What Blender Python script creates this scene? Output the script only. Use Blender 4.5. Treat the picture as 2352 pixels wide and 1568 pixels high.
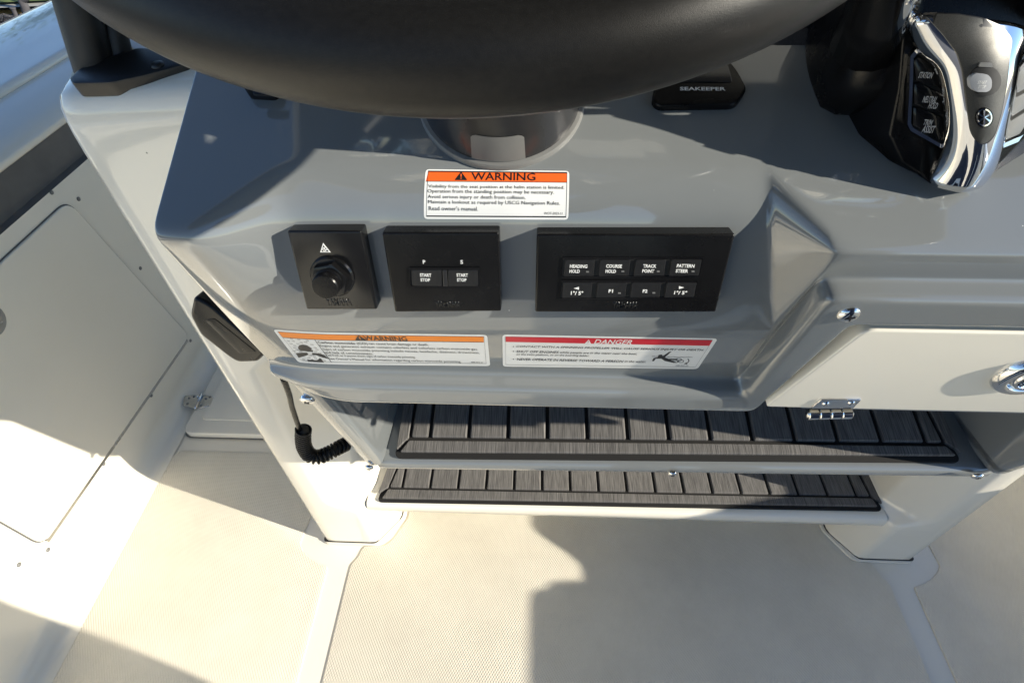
import bpy, bmesh, math, random
from mathutils import Matrix, Vector
from mathutils.bvhtree import BVHTree

for o in list(bpy.data.objects):
    bpy.data.objects.remove(o)
random.seed(7)
SC = bpy.context.scene
COL = SC.collection

# ------------------------------------------------------------------ camera
# calibrated from the vanishing points of the photograph; u, v are pixels of a 2352 x 1568 picture
CX, CY, FOC = 1176.0, 784.0, 1242.4685
AX = Vector((0.99920982, -0.01965527, 0.03454566))   # world axes in camera coordinates
AY = Vector((0.03797482, 0.72867629, -0.68380464))
AZ = Vector((-0.01173224, 0.68457618, 0.72884691))
CAM = Vector((0, 0, 1.2))
cam_d = bpy.data.cameras.new('camera')
cam = bpy.data.objects.new('camera', cam_d)
COL.objects.link(cam)
cam.matrix_world = Matrix.Translation(CAM) @ Matrix((AX, AY, AZ)).to_4x4()
cam_d.sensor_width = 36
cam_d.lens = FOC / 2352 * 36
cam_d.clip_start = 0.01
cam_d.clip_end = 500
SC.camera = cam

# ------------------------------------------------------------------ light
SUN_DIR = Vector((1.667, -0.48, 0.81)).normalized()          # towards the sun
SUN_EL = math.asin(SUN_DIR.z)
world = bpy.data.worlds.new('World')
SC.world = world
world.use_nodes = True
wn = world.node_tree.nodes
sky = wn.new('ShaderNodeTexSky')
sky.sky_type = 'NISHITA'
sky.sun_disc = False
sky.sun_elevation = SUN_EL
sky.sun_rotation = math.atan2(SUN_DIR.x, SUN_DIR.y)
sky.air_density = 1.0
sky.dust_density = 0.0
sky.ozone_density = 2.5
sky.altitude = 1500
world.node_tree.links.new(sky.outputs[0], wn['Background'].inputs[0])
wn['Background'].inputs[1].default_value = 0.11
sun_d = bpy.data.lights.new('sun', 'SUN')
sun_d.energy = 4.5
sun_d.angle = math.radians(0.55)
sun_d.color = (1.0, 0.93, 0.79)
sun = bpy.data.objects.new('sun', sun_d)
COL.objects.link(sun)
sun.rotation_euler = SUN_DIR.to_track_quat('Z', 'Y').to_euler()
sun.location = SUN_DIR * 20

vs = SC.view_settings
vs.view_transform = 'Standard'
vs.look = 'None'
vs.gamma = 1
vs.use_curve_mapping = False
vs.exposure = 0.84

# ------------------------------------------------------------------ rays
def ray(u, v):
    d = Vector(((u - CX) / FOC, -(v - CY) / FOC, -1))
    return Vector((AX.dot(d), AY.dot(d), AZ.dot(d)))
def on_x(u, v, x):
    d = ray(u, v); return CAM + d * (x / d.x)
def on_y(u, v, y):
    d = ray(u, v); return CAM + d * (y / d.y)
def on_z(u, v, z):
    d = ray(u, v); return CAM + d * ((z - CAM.z) / d.z)
def on_plane(u, v, p, n):
    d = ray(u, v); return CAM + d * ((Vector(p) - CAM).dot(n) / d.dot(n))

# ------------------------------------------------------------------ materials
def new_mat(name):
    m = bpy.data.materials.new(name)
    m.use_nodes = True
    nt = m.node_tree
    return m, nt, nt.nodes['Principled BSDF']
def simple(name, col, rough=0.5, metal=0.0, coat=0.0, noise=0.0, nscale=40.0, bump=0.0, bscale=300.0, rvar=0.0, coords='Object', spec=0.5, specks=None, sscale=100.0, sdens=0.02):
    m, nt, b = new_mat(name)
    b.inputs['Base Color'].default_value = (*col, 1)
    b.inputs['Roughness'].default_value = rough
    b.inputs['Metallic'].default_value = metal
    b.inputs['Specular IOR Level'].default_value = spec
    b.inputs['Coat Weight'].default_value = coat
    b.inputs['Coat Roughness'].default_value = 0.025
    L = nt.links
    tc = nt.nodes.new('ShaderNodeTexCoord')
    if noise:
        n = nt.nodes.new('ShaderNodeTexNoise'); n.inputs['Scale'].default_value = nscale
        n.inputs['Detail'].default_value = 6
        L.new(tc.outputs[coords], n.inputs['Vector'])
        mr = nt.nodes.new('ShaderNodeMapRange')
        mr.inputs['From Min'].default_value = 0.25; mr.inputs['From Max'].default_value = 0.75
        mr.inputs['To Min'].default_value = 1 - noise; mr.inputs['To Max'].default_value = 1 + noise
        L.new(n.outputs['Fac'], mr.inputs['Value'])
        mx = nt.nodes.new('ShaderNodeVectorMath'); mx.operation = 'SCALE'
        mx.inputs[0].default_value = col
        L.new(mr.outputs[0], mx.inputs['Scale'])
        L.new(mx.outputs[0], b.inputs['Base Color'])
    if specks:
        vo = nt.nodes.new('ShaderNodeTexVoronoi'); vo.inputs['Scale'].default_value = sscale
        L.new(tc.outputs[coords], vo.inputs['Vector'])
        sx = nt.nodes.new('ShaderNodeSeparateColor'); L.new(vo.outputs['Color'], sx.inputs[0])
        # only a few cells carry a speck, each of its own size
        th = nt.nodes.new('ShaderNodeMath'); th.operation = 'MULTIPLY_ADD'; th.inputs[1].default_value = -0.06 / sdens; th.inputs[2].default_value = 0.06
        L.new(sx.outputs[0], th.inputs[0])
        lt = nt.nodes.new('ShaderNodeMath'); lt.operation = 'LESS_THAN'
        L.new(vo.outputs['Distance'], lt.inputs[0]); L.new(th.outputs[0], lt.inputs[1])
        mxs = nt.nodes.new('ShaderNodeMix'); mxs.data_type = 'RGBA'
        L.new(lt.outputs[0], mxs.inputs[0]); mxs.inputs[7].default_value = (*specks, 1)
        src = b.inputs['Base Color'].links[0].from_socket if b.inputs['Base Color'].links else None
        if src: L.new(src, mxs.inputs[6])
        else: mxs.inputs[6].default_value = (*col, 1)
        L.new(mxs.outputs[2], b.inputs['Base Color'])
    if rvar:
        n2 = nt.nodes.new('ShaderNodeTexNoise'); n2.inputs['Scale'].default_value = 9
        n2.inputs['Detail'].default_value = 8; n2.inputs['Roughness'].default_value = .65
        L.new(tc.outputs[coords], n2.inputs['Vector'])
        m2 = nt.nodes.new('ShaderNodeMapRange')
        m2.inputs['From Min'].default_value = 0.3; m2.inputs['From Max'].default_value = 0.7
        m2.inputs['To Min'].default_value = max(0.02, rough - rvar); m2.inputs['To Max'].default_value = rough + rvar
        L.new(n2.outputs['Fac'], m2.inputs['Value'])
        L.new(m2.outputs[0], b.inputs['Roughness'])
    if bump:
        n3 = nt.nodes.new('ShaderNodeTexNoise'); n3.inputs['Scale'].default_value = bscale
        n3.inputs['Detail'].default_value = 3
        L.new(tc.outputs[coords], n3.inputs['Vector'])
        bp = nt.nodes.new('ShaderNodeBump'); bp.inputs['Strength'].default_value = bump
        bp.inputs['Distance'].default_value = 0.002
        L.new(n3.outputs['Fac'], bp.inputs['Height'])
        L.new(bp.outputs[0], b.inputs['Normal'])
    return m

M = {}
M['white'] = simple('white gelcoat', (0.84, 0.795, 0.69), 0.14, coat=0.6, noise=0.025, nscale=5, rvar=0.06, bump=0.012, bscale=25, specks=(0.25, 0.23, 0.2), sscale=45, sdens=.012)
M['gray'] = simple('gray gelcoat', (0.185, 0.197, 0.200), 0.08, coat=1.0, noise=0.03, nscale=6, rvar=0.04, bump=0.008, bscale=30, specks=(0.75, 0.74, 0.7), sscale=130, sdens=.02)
M['gray'].node_tree.nodes['Principled BSDF'].inputs['Coat IOR'].default_value = 1.55
M['blackplastic'] = simple('black plastic', (0.0055, 0.0055, 0.006), 0.27, noise=0.3, nscale=60, rvar=0.08, bump=0.04, bscale=1500, spec=0.22)
M['glossblack'] = simple('gloss black plastic', (0.006, 0.006, 0.0065), 0.16, noise=0.2, nscale=60, rvar=0.06, spec=0.4)
M['key'] = simple('black rubber key', (0.012, 0.012, 0.013), 0.42, noise=0.2, nscale=200, spec=0.3)
M['deepblack'] = simple('black recess', (0.004, 0.004, 0.004), 0.6)
M['rim'] = simple('wheel grip', (0.0085, 0.0083, 0.0080), 0.38, noise=0.2, nscale=500, bump=0.12, bscale=4500, rvar=0.05, spec=0.28)
M['powder'] = simple('black powder coat', (0.009, 0.009, 0.009), 0.32, bump=0.2, bscale=2200, noise=0.3, nscale=300, spec=0.5)
M['charcoal'] = simple('charcoal metallic', (0.075, 0.073, 0.067), 0.42, metal=0.55, noise=0.45, nscale=3500, bump=0.08, bscale=3500)
M['granular'] = simple('granular charcoal', (0.05, 0.05, 0.055), 0.5, noise=0.6, nscale=1500, bump=0.2, bscale=1400)
M['chrome'] = simple('chrome', (0.78, 0.78, 0.78), 0.045, metal=1.0, rvar=0.02)
M['steel'] = simple('stainless steel', (0.62, 0.61, 0.59), 0.22, metal=1.0, noise=0.1, nscale=80, rvar=0.08)
M['satin'] = simple('satin gray plastic', (0.16, 0.16, 0.155), 0.35, noise=0.1, nscale=50)
M['bezelgray'] = simple('bezel gray plastic', (0.022, 0.022, 0.023), 0.22, noise=0.15, nscale=60, rvar=0.05)
M['labelwhite'] = simple('vinyl white', (0.78, 0.78, 0.76), 0.28, noise=0.02, nscale=80)
M['orange'] = simple('label orange red', (0.86, 0.125, 0.018), 0.3)
M['orange2'] = simple('label orange', (0.86, 0.24, 0.012), 0.3)
M['red'] = simple('label red', (0.58, 0.016, 0.03), 0.3)
M['ink'] = simple('black ink', (0.012, 0.011, 0.012), 0.4)
M['print'] = simple('white print', (0.80, 0.80, 0.78), 0.45)
M['dimprint'] = simple('grey print', (0.42, 0.43, 0.45), 0.45)
M['switchskytint'] = simple('gloss switch panel', (0.012, 0.018, 0.03), 0.12, coat=0.5)  # near-black panel with the sky's blue reflection tinted into its colour
M['screen'] = simple('dark screen glass', (0.010, 0.012, 0.016), 0.08, coat=0.4)
M['band'] = simple('dark grey band', (0.105, 0.105, 0.105), 0.5, noise=0.12, nscale=30, bump=0.05, bscale=400)  # even dark grey for the strip below the coaming and the gasket
M['asphalt'] = simple('asphalt', (0.13, 0.125, 0.125), 0.9, noise=0.2, nscale=3)
M['concrete'] = simple('concrete', (0.34, 0.33, 0.30), 0.9, noise=0.15, nscale=2)
M['yellow'] = simple('dry verge', (0.40, 0.28, 0.09), 0.9, noise=0.2, nscale=2)
M['grass'] = simple('grass', (0.10, 0.13, 0.03), 0.9, noise=0.4, nscale=4)
M['bark'] = simple('bark', (0.075, 0.07, 0.075), 0.9, noise=0.3, nscale=12, bump=0.4, bscale=30)
M['leaf'] = simple('leaf', (0.05, 0.09, 0.02), 0.7, noise=0.3, nscale=5)
M['cloth'] = simple('dark blue cloth', (0.03, 0.045, 0.09), 0.9, noise=0.2, nscale=60)
M['skin'] = simple('skin', (0.45, 0.27, 0.19), 0.55)
M['liner'] = simple('dark headliner', (0.03, 0.032, 0.036), 0.6, noise=0.2, nscale=30)  # darkened to cut light bounced down onto the dash
M['glass'] = simple('tinted screen', (0.02, 0.025, 0.03), 0.05, coat=0.3)

def mat_nonskid():
    m, nt, b = new_mat('non skid gelcoat')
    L = nt.links; N = nt.nodes
    b.inputs['Roughness'].default_value = 0.42
    tc = N.new('ShaderNodeTexCoord')
    sp = N.new('ShaderNodeSeparateXYZ'); L.new(tc.outputs['Object'], sp.inputs[0])
    def math_(op, a, bb=None):
        n = N.new('ShaderNodeMath'); n.operation = op
        for i, s in enumerate((a, bb)):
            if s is None: continue
            if isinstance(s, (int, float)): n.inputs[i].default_value = s
            else: L.new(s, n.inputs[i])
        return n.outputs[0]
    x = math_('MULTIPLY', sp.outputs['X'], 2 * math.pi / 0.0052)
    y = math_('MULTIPLY', sp.outputs['Y'], 2 * math.pi / 0.0080)
    a1 = math_('COSINE', math_('ADD', x, y)); a2 = math_('COSINE', math_('SUBTRACT', x, y))
    h = math_('MULTIPLY', math_('ADD', a1, a2), 0.5)
    bp = N.new('ShaderNodeBump'); bp.inputs['Strength'].default_value = 0.55; bp.inputs['Distance'].default_value = 0.0007
    L.new(h, bp.inputs['Height']); L.new(bp.outputs[0], b.inputs['Normal'])
    n = N.new('ShaderNodeTexNoise'); n.inputs['Scale'].default_value = 7; n.inputs['Detail'].default_value = 9; n.inputs['Roughness'].default_value = .7
    L.new(tc.outputs['Object'], n.inputs['Vector'])
    cr = N.new('ShaderNodeValToRGB')
    cr.color_ramp.elements[0].position = 0.22; cr.color_ramp.elements[0].color = (0.71, 0.655, 0.545, 1)
    cr.color_ramp.elements[1].position = 0.62; cr.color_ramp.elements[1].color = (0.82, 0.765, 0.645, 1)
    L.new(n.outputs['Fac'], cr.inputs[0])
    L.new(cr.outputs[0], b.inputs['Base Color'])
    return m
M['nonskid'] = mat_nonskid()

def mat_eva():
    m, nt, b = new_mat('brushed grey foam')
    L = nt.links; N = nt.nodes
    b.inputs['Roughness'].default_value = 0.8
    tc = N.new('ShaderNodeTexCoord')
    mp = N.new('ShaderNodeMapping'); mp.inputs['Scale'].default_value = (900, 30, 30)
    L.new(tc.outputs['Object'], mp.inputs[0])
    n = N.new('ShaderNodeTexNoise'); n.inputs['Scale'].default_value = 1; n.inputs['Detail'].default_value = 3
    L.new(mp.outputs[0], n.inputs['Vector'])
    mp2 = N.new('ShaderNodeMapping'); mp2.inputs['Scale'].default_value = (70, 6, 6)
    L.new(tc.outputs['Object'], mp2.inputs[0])
    n2 = N.new('ShaderNodeTexNoise'); n2.inputs['Scale'].default_value = 1; n2.inputs['Detail'].default_value = 4
    L.new(mp2.outputs[0], n2.inputs['Vector'])
    ad = N.new('ShaderNodeMath'); ad.operation = 'MULTIPLY_ADD'; ad.inputs[1].default_value = 0.25
    L.new(n2.outputs['Fac'], ad.inputs[0]); L.new(n.outputs['Fac'], ad.inputs[2])
    cr = N.new('ShaderNodeValToRGB')
    cr.color_ramp.elements[0].position = 0.42; cr.color_ramp.elements[0].color = (0.060, 0.057, 0.055, 1)
    cr.color_ramp.elements[1].position = 0.82; cr.color_ramp.elements[1].color = (0.185, 0.175, 0.166, 1)
    L.new(ad.outputs[0], cr.inputs[0]); L.new(cr.outputs[0], b.inputs['Base Color'])
    bp = N.new('ShaderNodeBump'); bp.inputs['Strength'].default_value = 0.5; bp.inputs['Distance'].default_value = 0.001
    L.new(n.outputs['Fac'], bp.inputs['Height']); L.new(bp.outputs[0], b.inputs['Normal'])
    return m
M['eva'] = mat_eva()
M['evablack'] = simple('black foam', (0.010, 0.0095, 0.0095), 0.9)

# ------------------------------------------------------------------ mesh helpers
def thing(name, label, cat, loc=(0, 0, 0), group=None, mat=None):
    o = bpy.data.objects.new(name, None)
    o.empty_display_size = 0.02
    COL.objects.link(o)
    o.matrix_world = Matrix.Translation(Vector(loc)) if mat is None else mat
    o['label'] = label; o['category'] = cat
    if group: o['group'] = group
    return o
def tag(o, label, cat, group=None):
    o['label'] = label; o['category'] = cat
    if group: o['group'] = group
    return o
WM = {}
def wmat(o):
    """world matrix without a depsgraph update"""
    m = o.matrix_basis.copy()
    while o.parent:
        o = o.parent
        m = o.matrix_basis @ m
    return m
def mesh_obj(name, verts, faces, mat, parent=None, smooth=False, world=True, angle=None):
    """verts in world space (world=True) or in the parent's local space"""
    me = bpy.data.meshes.new(name)
    if parent is not None and world:
        inv = wmat(parent).inverted()
        verts = [inv @ Vector(v) for v in verts]
    me.from_pydata([tuple(v) for v in verts], [], faces)
    bm = bmesh.new(); bm.from_mesh(me)
    bmesh.ops.recalc_face_normals(bm, faces=bm.faces)
    bm.to_mesh(me); bm.free()
    return link(name, me, mat, parent, smooth, angle)
def link(name, me, mat, parent=None, smooth=False, angle=None):
    o = bpy.data.objects.new(name, me)
    COL.objects.link(o)
    if mat is not None:
        me.materials.clear()
        me.materials.append(M[mat] if isinstance(mat, str) else mat)
    if parent is not None:
        o.parent = parent
    if angle is not None:
        me.shade_smooth()
        me.set_sharp_from_angle(angle=math.radians(angle))
    elif smooth:
        me.shade_smooth()
    return o
def bm_obj(name, bm, mat, parent=None, smooth=False, world=True, angle=None):
    me = bpy.data.meshes.new(name)
    bmesh.ops.recalc_face_normals(bm, faces=bm.faces)
    if parent is not None and world:
        bmesh.ops.transform(bm, matrix=wmat(parent).inverted(), verts=bm.verts)
    bm.to_mesh(me); bm.free()
    return link(name, me, mat, parent, smooth, angle)
def bevel_bm(bm, w, seg=2, ang=25):
    es = [e for e in bm.edges if len(e.link_faces) == 2 and e.calc_face_angle(0) > math.radians(ang)]
    if es and w > 0:
        bmesh.ops.bevel(bm, geom=es, offset=w, segments=seg, profile=0.6, affect='EDGES', clamp_overlap=True)
def box_bm(lo, hi, bev=0.0, seg=2):
    bm = bmesh.new()
    bmesh.ops.create_cube(bm, size=1)
    lo, hi = Vector(lo), Vector(hi)
    for v in bm.verts:
        v.co = Vector([lo[i] + (v.co[i] + .5) * (hi[i] - lo[i]) for i in range(3)])
    if bev: bevel_bm(bm, bev, seg)
    return bm
def frame(o, x, n):
    """matrix with local x along x, local z along n"""
    n = Vector(n).normalized(); x = Vector(x); x = (x - n * x.dot(n)).normalized()
    y = n.cross(x)
    m = Matrix((x, y, n)).transposed().to_4x4()
    m.translation = Vector(o)
    return m
def prism_bm(poly, z0, z1, bev=0.0, seg=2, only_top=True):
    """poly: 2D outline, extruded from z0 to z1 in local space"""
    bm = bmesh.new()
    lo = [bm.verts.new((p[0], p[1], z0)) for p in poly]
    hi = [bm.verts.new((p[0], p[1], z1)) for p in poly]
    n = len(poly)
    top = bm.faces.new(hi); bm.faces.new(lo[::-1])
    for i in range(n):
        bm.faces.new((lo[i], lo[(i + 1) % n], hi[(i + 1) % n], hi[i]))
    bmesh.ops.recalc_face_normals(bm, faces=bm.faces)
    if bev:
        es = list(top.edges)
        bmesh.ops.bevel(bm, geom=es, offset=bev, segments=seg, profile=0.6, affect='EDGES', clamp_overlap=True)
    return bm
def rrect(x0, y0, x1, y1, r, seg=5):
    pts = []
    for cx, cy, a in ((x1 - r, y1 - r, 0), (x0 + r, y1 - r, 90), (x0 + r, y0 + r, 180), (x1 - r, y0 + r, 270)):
        for i in range(seg + 1):
            t = math.radians(a + 90 * i / seg)
            pts.append((cx + r * math.cos(t), cy + r * math.sin(t)))
    return pts
def round_poly(poly, r, seg=4):
    """rounded corners on any simple polygon (r: number or list)"""
    out = []
    n = len(poly)
    for i in range(n):
        p, a, b = Vector(poly[i]).to_2d(), Vector(poly[i - 1]).to_2d(), Vector(poly[(i + 1) % n]).to_2d()
        rr = r[i] if isinstance(r, (list, tuple)) else r
        if rr <= 0:
            out.append(tuple(p)); continue
        da, db = (a - p), (b - p)
        k = min(rr, da.length * .48, db.length * .48)
        s, e = p + da.normalized() * k, p + db.normalized() * k
        for j in range(seg + 1):
            t = j / seg
            q = s * (1 - t) ** 2 + p * 2 * t * (1 - t) + e * t * t
            out.append((q.x, q.y))
    return out
def circle(cx, cy, r, n=24, ry=None):
    ry = r if ry is None else ry
    return [(cx + r * math.cos(2 * math.pi * i / n), cy + ry * math.sin(2 * math.pi * i / n)) for i in range(n)]
def ring_bm(outer, inner, z0, z1):
    """flat ring between two outlines with equal counts"""
    bm = bmesh.new(); n = len(outer)
    def row(p, z): return [bm.verts.new((q[0], q[1], z)) for q in p]
    a, b, c, d = row(outer, z0), row(outer, z1), row(inner, z1), row(inner, z0)
    for i in range(n):
        j = (i + 1) % n
        bm.faces.new((a[i], a[j], b[j], b[i])); bm.faces.new((b[i], b[j], c[j], c[i]))
        bm.faces.new((c[i], c[j], d[j], d[i])); bm.faces.new((d[i], d[j], a[j], a[i]))
    return bm
def lathe_bm(profile, n=32):
    """profile: (r, z) pairs, axis local z"""
    bm = bmesh.new(); rows = []
    for r, z in profile:
        if r < 1e-6:
            rows.append([bm.verts.new((0, 0, z))])
        else:
            rows.append([bm.verts.new((r * math.cos(2 * math.pi * i / n), r * math.sin(2 * math.pi * i / n), z)) for i in range(n)])
    for a, b in zip(rows, rows[1:]):
        for i in range(n):
            j = (i + 1) % n
            f = [a[i % len(a)], a[j % len(a)], b[j % len(b)], b[i % len(b)]]
            f = list(dict.fromkeys(f))
            if len(f) > 2: bm.faces.new(f)
    return bm
def tube_bm(path, r, n=10, cap=True, bm=None):
    """tube along path (world points); r number or list"""
    bm = bm or bmesh.new()
    path = [Vector(p) for p in path]
    rows = []; up = None
    for i, p in enumerate(path):
        t = (path[min(i + 1, len(path) - 1)] - path[max(i - 1, 0)]).normalized()
        if up is None:
            up = Vector((0, 0, 1)) if abs(t.z) < .9 else Vector((1, 0, 0))
        s = t.cross(up).normalized(); up = s.cross(t).normalized()
        rr = r[i] if isinstance(r, (list, tuple)) else r
        rows.append([bm.verts.new(p + (s * math.cos(2 * math.pi * k / n) + up * math.sin(2 * math.pi * k / n)) * rr) for k in range(n)])
    for a, b in zip(rows, rows[1:]):
        for k in range(n):
            bm.faces.new((a[k], a[(k + 1) % n], b[(k + 1) % n], b[k]))
    if cap:
        bm.faces.new(rows[0][::-1]); bm.faces.new(rows[-1])
    return bm
def spline(pts, n=8):
    """Catmull-Rom through points"""
    pts = [Vector(p) for p in pts]; out = []
    for i in range(len(pts) - 1):
        p0, p1, p2, p3 = pts[max(i - 1, 0)], pts[i], pts[i + 1], pts[min(i + 2, len(pts) - 1)]
        for k in range(n):
            t = k / n
            out.append(0.5 * ((2 * p1) + (p2 - p0) * t + (2 * p0 - 5 * p1 + 4 * p2 - p3) * t * t + (3 * p1 - p0 - 3 * p2 + p3) * t ** 3))
    out.append(pts[-1]); return out
def grid_obj(name, rows, mat, parent=None, subsurf=0, smooth=True, closed=False, angle=None):
    nr, nc = len(rows), len(rows[0])
    verts = [p for r in rows for p in r]
    faces = []
    for i in range(nr - 1):
        for j in range(nc - 1 + (1 if closed else 0)):
            faces.append((i * nc + j, i * nc + (j + 1) % nc, (i + 1) * nc + (j + 1) % nc, (i + 1) * nc + j))
    o = mesh_obj(name, verts, faces, mat, parent, smooth, angle=angle)
    if subsurf:
        md = o.modifiers.new('smooth', 'SUBSURF'); md.levels = subsurf; md.render_levels = subsurf
    return o
def eval_mesh(o):
    dg = bpy.context.evaluated_depsgraph_get()
    e = o.evaluated_get(dg)
    me = bpy.data.meshes.new_from_object(e)
    return me
def apply_mods(o):
    me = eval_mesh(o)
    o.modifiers.clear()
    o.data = me
    return o

# text ---------------------------------------------------------------
def text_bm(body, width, height, bold=0.0, shear=0.0, depth=0.0):
    """text mesh in local XY, lower left of its ink at the origin, ink scaled to width x height"""
    cu = bpy.data.curves.new('lettering', 'FONT')
    cu.body = body; cu.resolution_u = 2; cu.offset = bold; cu.shear = shear
    ob = bpy.data.objects.new('lettering', cu); COL.objects.link(ob)
    dg = bpy.context.evaluated_depsgraph_get()
    me = bpy.data.meshes.new_from_object(ob.evaluated_get(dg))
    bpy.data.objects.remove(ob); bpy.data.curves.remove(cu)
    xs = [v.co.x for v in me.vertices]; ys = [v.co.y for v in me.vertices]
    x0, x1, y0, y1 = min(xs), max(xs), min(ys), max(ys)
    bm = bmesh.new(); bm.from_mesh(me); bpy.data.meshes.remove(me)
    for v in bm.verts:
        v.co = Vector(((v.co.x - x0) / (x1 - x0) * width, (v.co.y - y0) / (y1 - y0) * height, 0))
    return bm

class Sheet:
    """a plane in the world that print and small parts are laid out on; px() gives local x, y of a picture point"""
    def __init__(self, p, n, x=(1, 0, 0)):
        self.m = frame(p, x, n); self.p = Vector(p); self.n = Vector(n).normalized(); self.inv = self.m.inverted()
    def px(self, u, v, h=0.0):
        q = self.inv @ on_plane(u, v, self.p + self.n * h, self.n)
        return q.x, q.y
    def poly(self, pts, h=0.0):
        return [self.px(u, v, h) for u, v in pts]
    def put(self, bm):
        bmesh.ops.transform(bm, matrix=self.m, verts=bm.verts); return bm
    def prism(self, name, poly, z0, z1, mat, parent, bev=0.0, angle=None, seg=2):
        return bm_obj(name, self.put(prism_bm(poly, z0, z1, bev, seg)), mat, parent, angle=angle)
    def text(self, name, body, u0, v0, u1, v1, mat, parent, z, bold=0.0, shear=0.0, drape=None, h=0.0):
        """ink box given by lower-left (u0, v0) and upper-right (u1, v1) picture points"""
        a, b, c = self.px(u0, v0, h), self.px(u1, v0 + .0175 * (u1 - u0), h), self.px(u0, v1, h)
        bm = text_bm(body, b[0] - a[0], c[1] - a[1], bold, shear)
        bmesh.ops.translate(bm, verts=bm.verts, vec=(a[0], a[1], z))
        self.put(bm)
        if drape: drape(bm, z)
        return bm_obj(name, bm, mat, parent)

# ================================================================== SETTING
PORT, STBD = -0.963, 1.348
MID = 0.1925
ground_z = -1.6

def struct(o, kind='structure'):
    o['kind'] = kind; return o
# land beyond the boat
g = mesh_obj('ground', [(-400, -400, ground_z), (400, -400, ground_z), (400, 400, ground_z), (-400, 400, ground_z)], [(0, 1, 2, 3)], 'asphalt')
struct(g)
def strip(name, pts, z, mat):
    o = mesh_obj(name, [on_z(u, v, ground_z + z) for u, v in pts], [tuple(range(len(pts)))], mat)
    return struct(o)
strip('verge', [(-900, 75), (-30, 37), (170, 22), (900, -40), (900, -52), (170, 14), (-30, 26), (-900, 62)], 0.004, 'yellow')
strip('pavement', [(-900, 62), (0, 18.5), (200, 9), (900, -25), (900, -60), (200, -4), (0, 7), (-900, 50)], 0.12, 'concrete')
strip('lawn', [(-900, 48), (0, 6.5), (120, 0.5), (900, -62), (900, -150), (120, -110), (0, -100), (-900, -60)], 0.16, 'grass')

# deck of the boat
deck = mesh_obj('deck', [(PORT - .05, -2.2, 0), (STBD + .05, -2.2, 0), (STBD + .05, 3.6, 0), (PORT - .05, 3.6, 0)], [(0, 1, 2, 3)], 'white')
struct(deck)
def deck_panel(poly):
    bm = prism_bm(poly, 0.0003, 0.0032, 0.0016, 2)
    return bm_obj('non_skid_panel', bm, 'nonskid', deck, angle=40)
SL0, SL1 = -0.434, -0.393          # smooth strip left
SR0, SR1 = 0.778, 0.819
c1 = [on_z(u, v, 0) for u, v in [(700, 1222), (690, 1250), (697, 1265), (712, 1282), (735, 1296), (752, 1301)]]
left_poly = [(PORT + .055, -2.0), (SL0, -2.0), (SL0, c1[5].y)] + [(p.x, p.y) for p in reversed(c1[:5])] + [(-.50, .62), (-.50, .715), (PORT + .055, .715)]
deck_panel(round_poly(left_poly, [.01, .01, .008, .004, .004, .004, .004, .004, .01, .015, .02], 3))
c2 = [on_z(u, v, 0) for u, v in [(806, 1298), (822, 1282), (832, 1262), (838, 1255), (885, 1253), (905, 1238), (938, 1190)]]
mid_poly = [(SL1, -2.0), (SR0, -2.0)] + [(2 * MID - p.x, p.y) for p in c2] + [(2 * MID - c2[-1].x, .68), (c2[-1].x, .68)] + [(p.x, p.y) for p in reversed(c2)]
deck_panel(round_poly(mid_poly, .006, 3))
right_poly = [(2 * MID - x, y) for x, y in left_poly]
deck_panel(round_poly(right_poly, [.01, .01, .008, .004, .004, .004, .004, .004, .01, .015, .02], 3))

# ---------------------------------------------------------------- hull sides
def hull_side(name, label, sx, drop=lambda y: 0.0, ys=(-2.2, -1, 0, .4, .8, 1.2, 1.8, 2.6, 3.6)):
    """inner liner wall with its cove, coaming and gunwale; sx=-1 port, +1 starboard"""
    w = PORT if sx < 0 else STBD
    t = thing(name, label, 'boat side', (w, 0.5, 0))
    o = 1 if sx > 0 else -1
    cove = []
    for i in range(7):
        a = math.radians(90 * i / 6)
        cove.append((-.05 + .05 * math.sin(a), .0035 + .05 - .05 * math.cos(a)))
    prof = [(-.056, .0034)] + cove + [(0, .2), (0, .45), (0, .625), (.0005, .629)]
    bend = lambda y: -0.0 - .06 * max(0, y - 1.6) ** 2
    rows = [[(w + o * (dx + bend(y)), y, z + drop(y) * min(1, max(0, (z - .5) * 6))) for dx, z in prof] for y in ys]
    grid_obj('liner_wall', rows, 'white', t, angle=40)
    prof2 = [(.0006, .629), (.012, .634), (.014, .665), (.012, .70), (.002, .706)]
    grid_obj('coaming_band', [[(w + o * (dx + bend(y)), y, z + drop(y) * min(1, max(0, (z - .5) * 6))) for dx, z in prof2] for y in ys], 'band', t, angle=50)
    prof3 = [(.002, .7062), (-.004, .712), (-.002, .722), (.03, .737), (.085, .748), (.108, .751), (.114, .752)]
    grid_obj('coaming', [[(w + o * (dx + bend(y)), y, z + drop(y) * min(1, max(0, (z - .5) * 6))) for dx, z in prof3] for y in ys], 'white', t, angle=60)
    prof4 = [(.1142, .7522), (.1146, .760), (.120, .765), (.128, .7665), (.15, .767), (.20, .773), (.27, .778), (.345, .779), (.37, .775), (.385, .765), (.39, .74), (.37, .5), (.30, -.1), (.1, -.8)]
    grid_obj('gunwale', [[(w + o * (dx + bend(y)), y, z + drop(y) * min(1, max(0, (z - .5) * 6))) for dx, z in prof4] for y in ys], 'white', t, angle=60)
    return t
port = hull_side('boat_side', 'white boat side wall and gunwale at the left of the console', -1)
stbd = hull_side('boat_side', 'white boat side on the right, its gunwale shading the floor', 1,
                 lambda y: -.068 - .055 * math.exp(-((y - .08) / .055) ** 4) - .08 * min(1, max(0, (y - .19) / .10)) ** 1.5,  # unseen gunwale lowered and dipped to shape its shadow on the floor
                 [-2.2, -1.2, -.4] + [-.06 + .012 * i for i in range(34)] + [.6, 1.2, 1.8, 2.6, 3.6])

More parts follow.
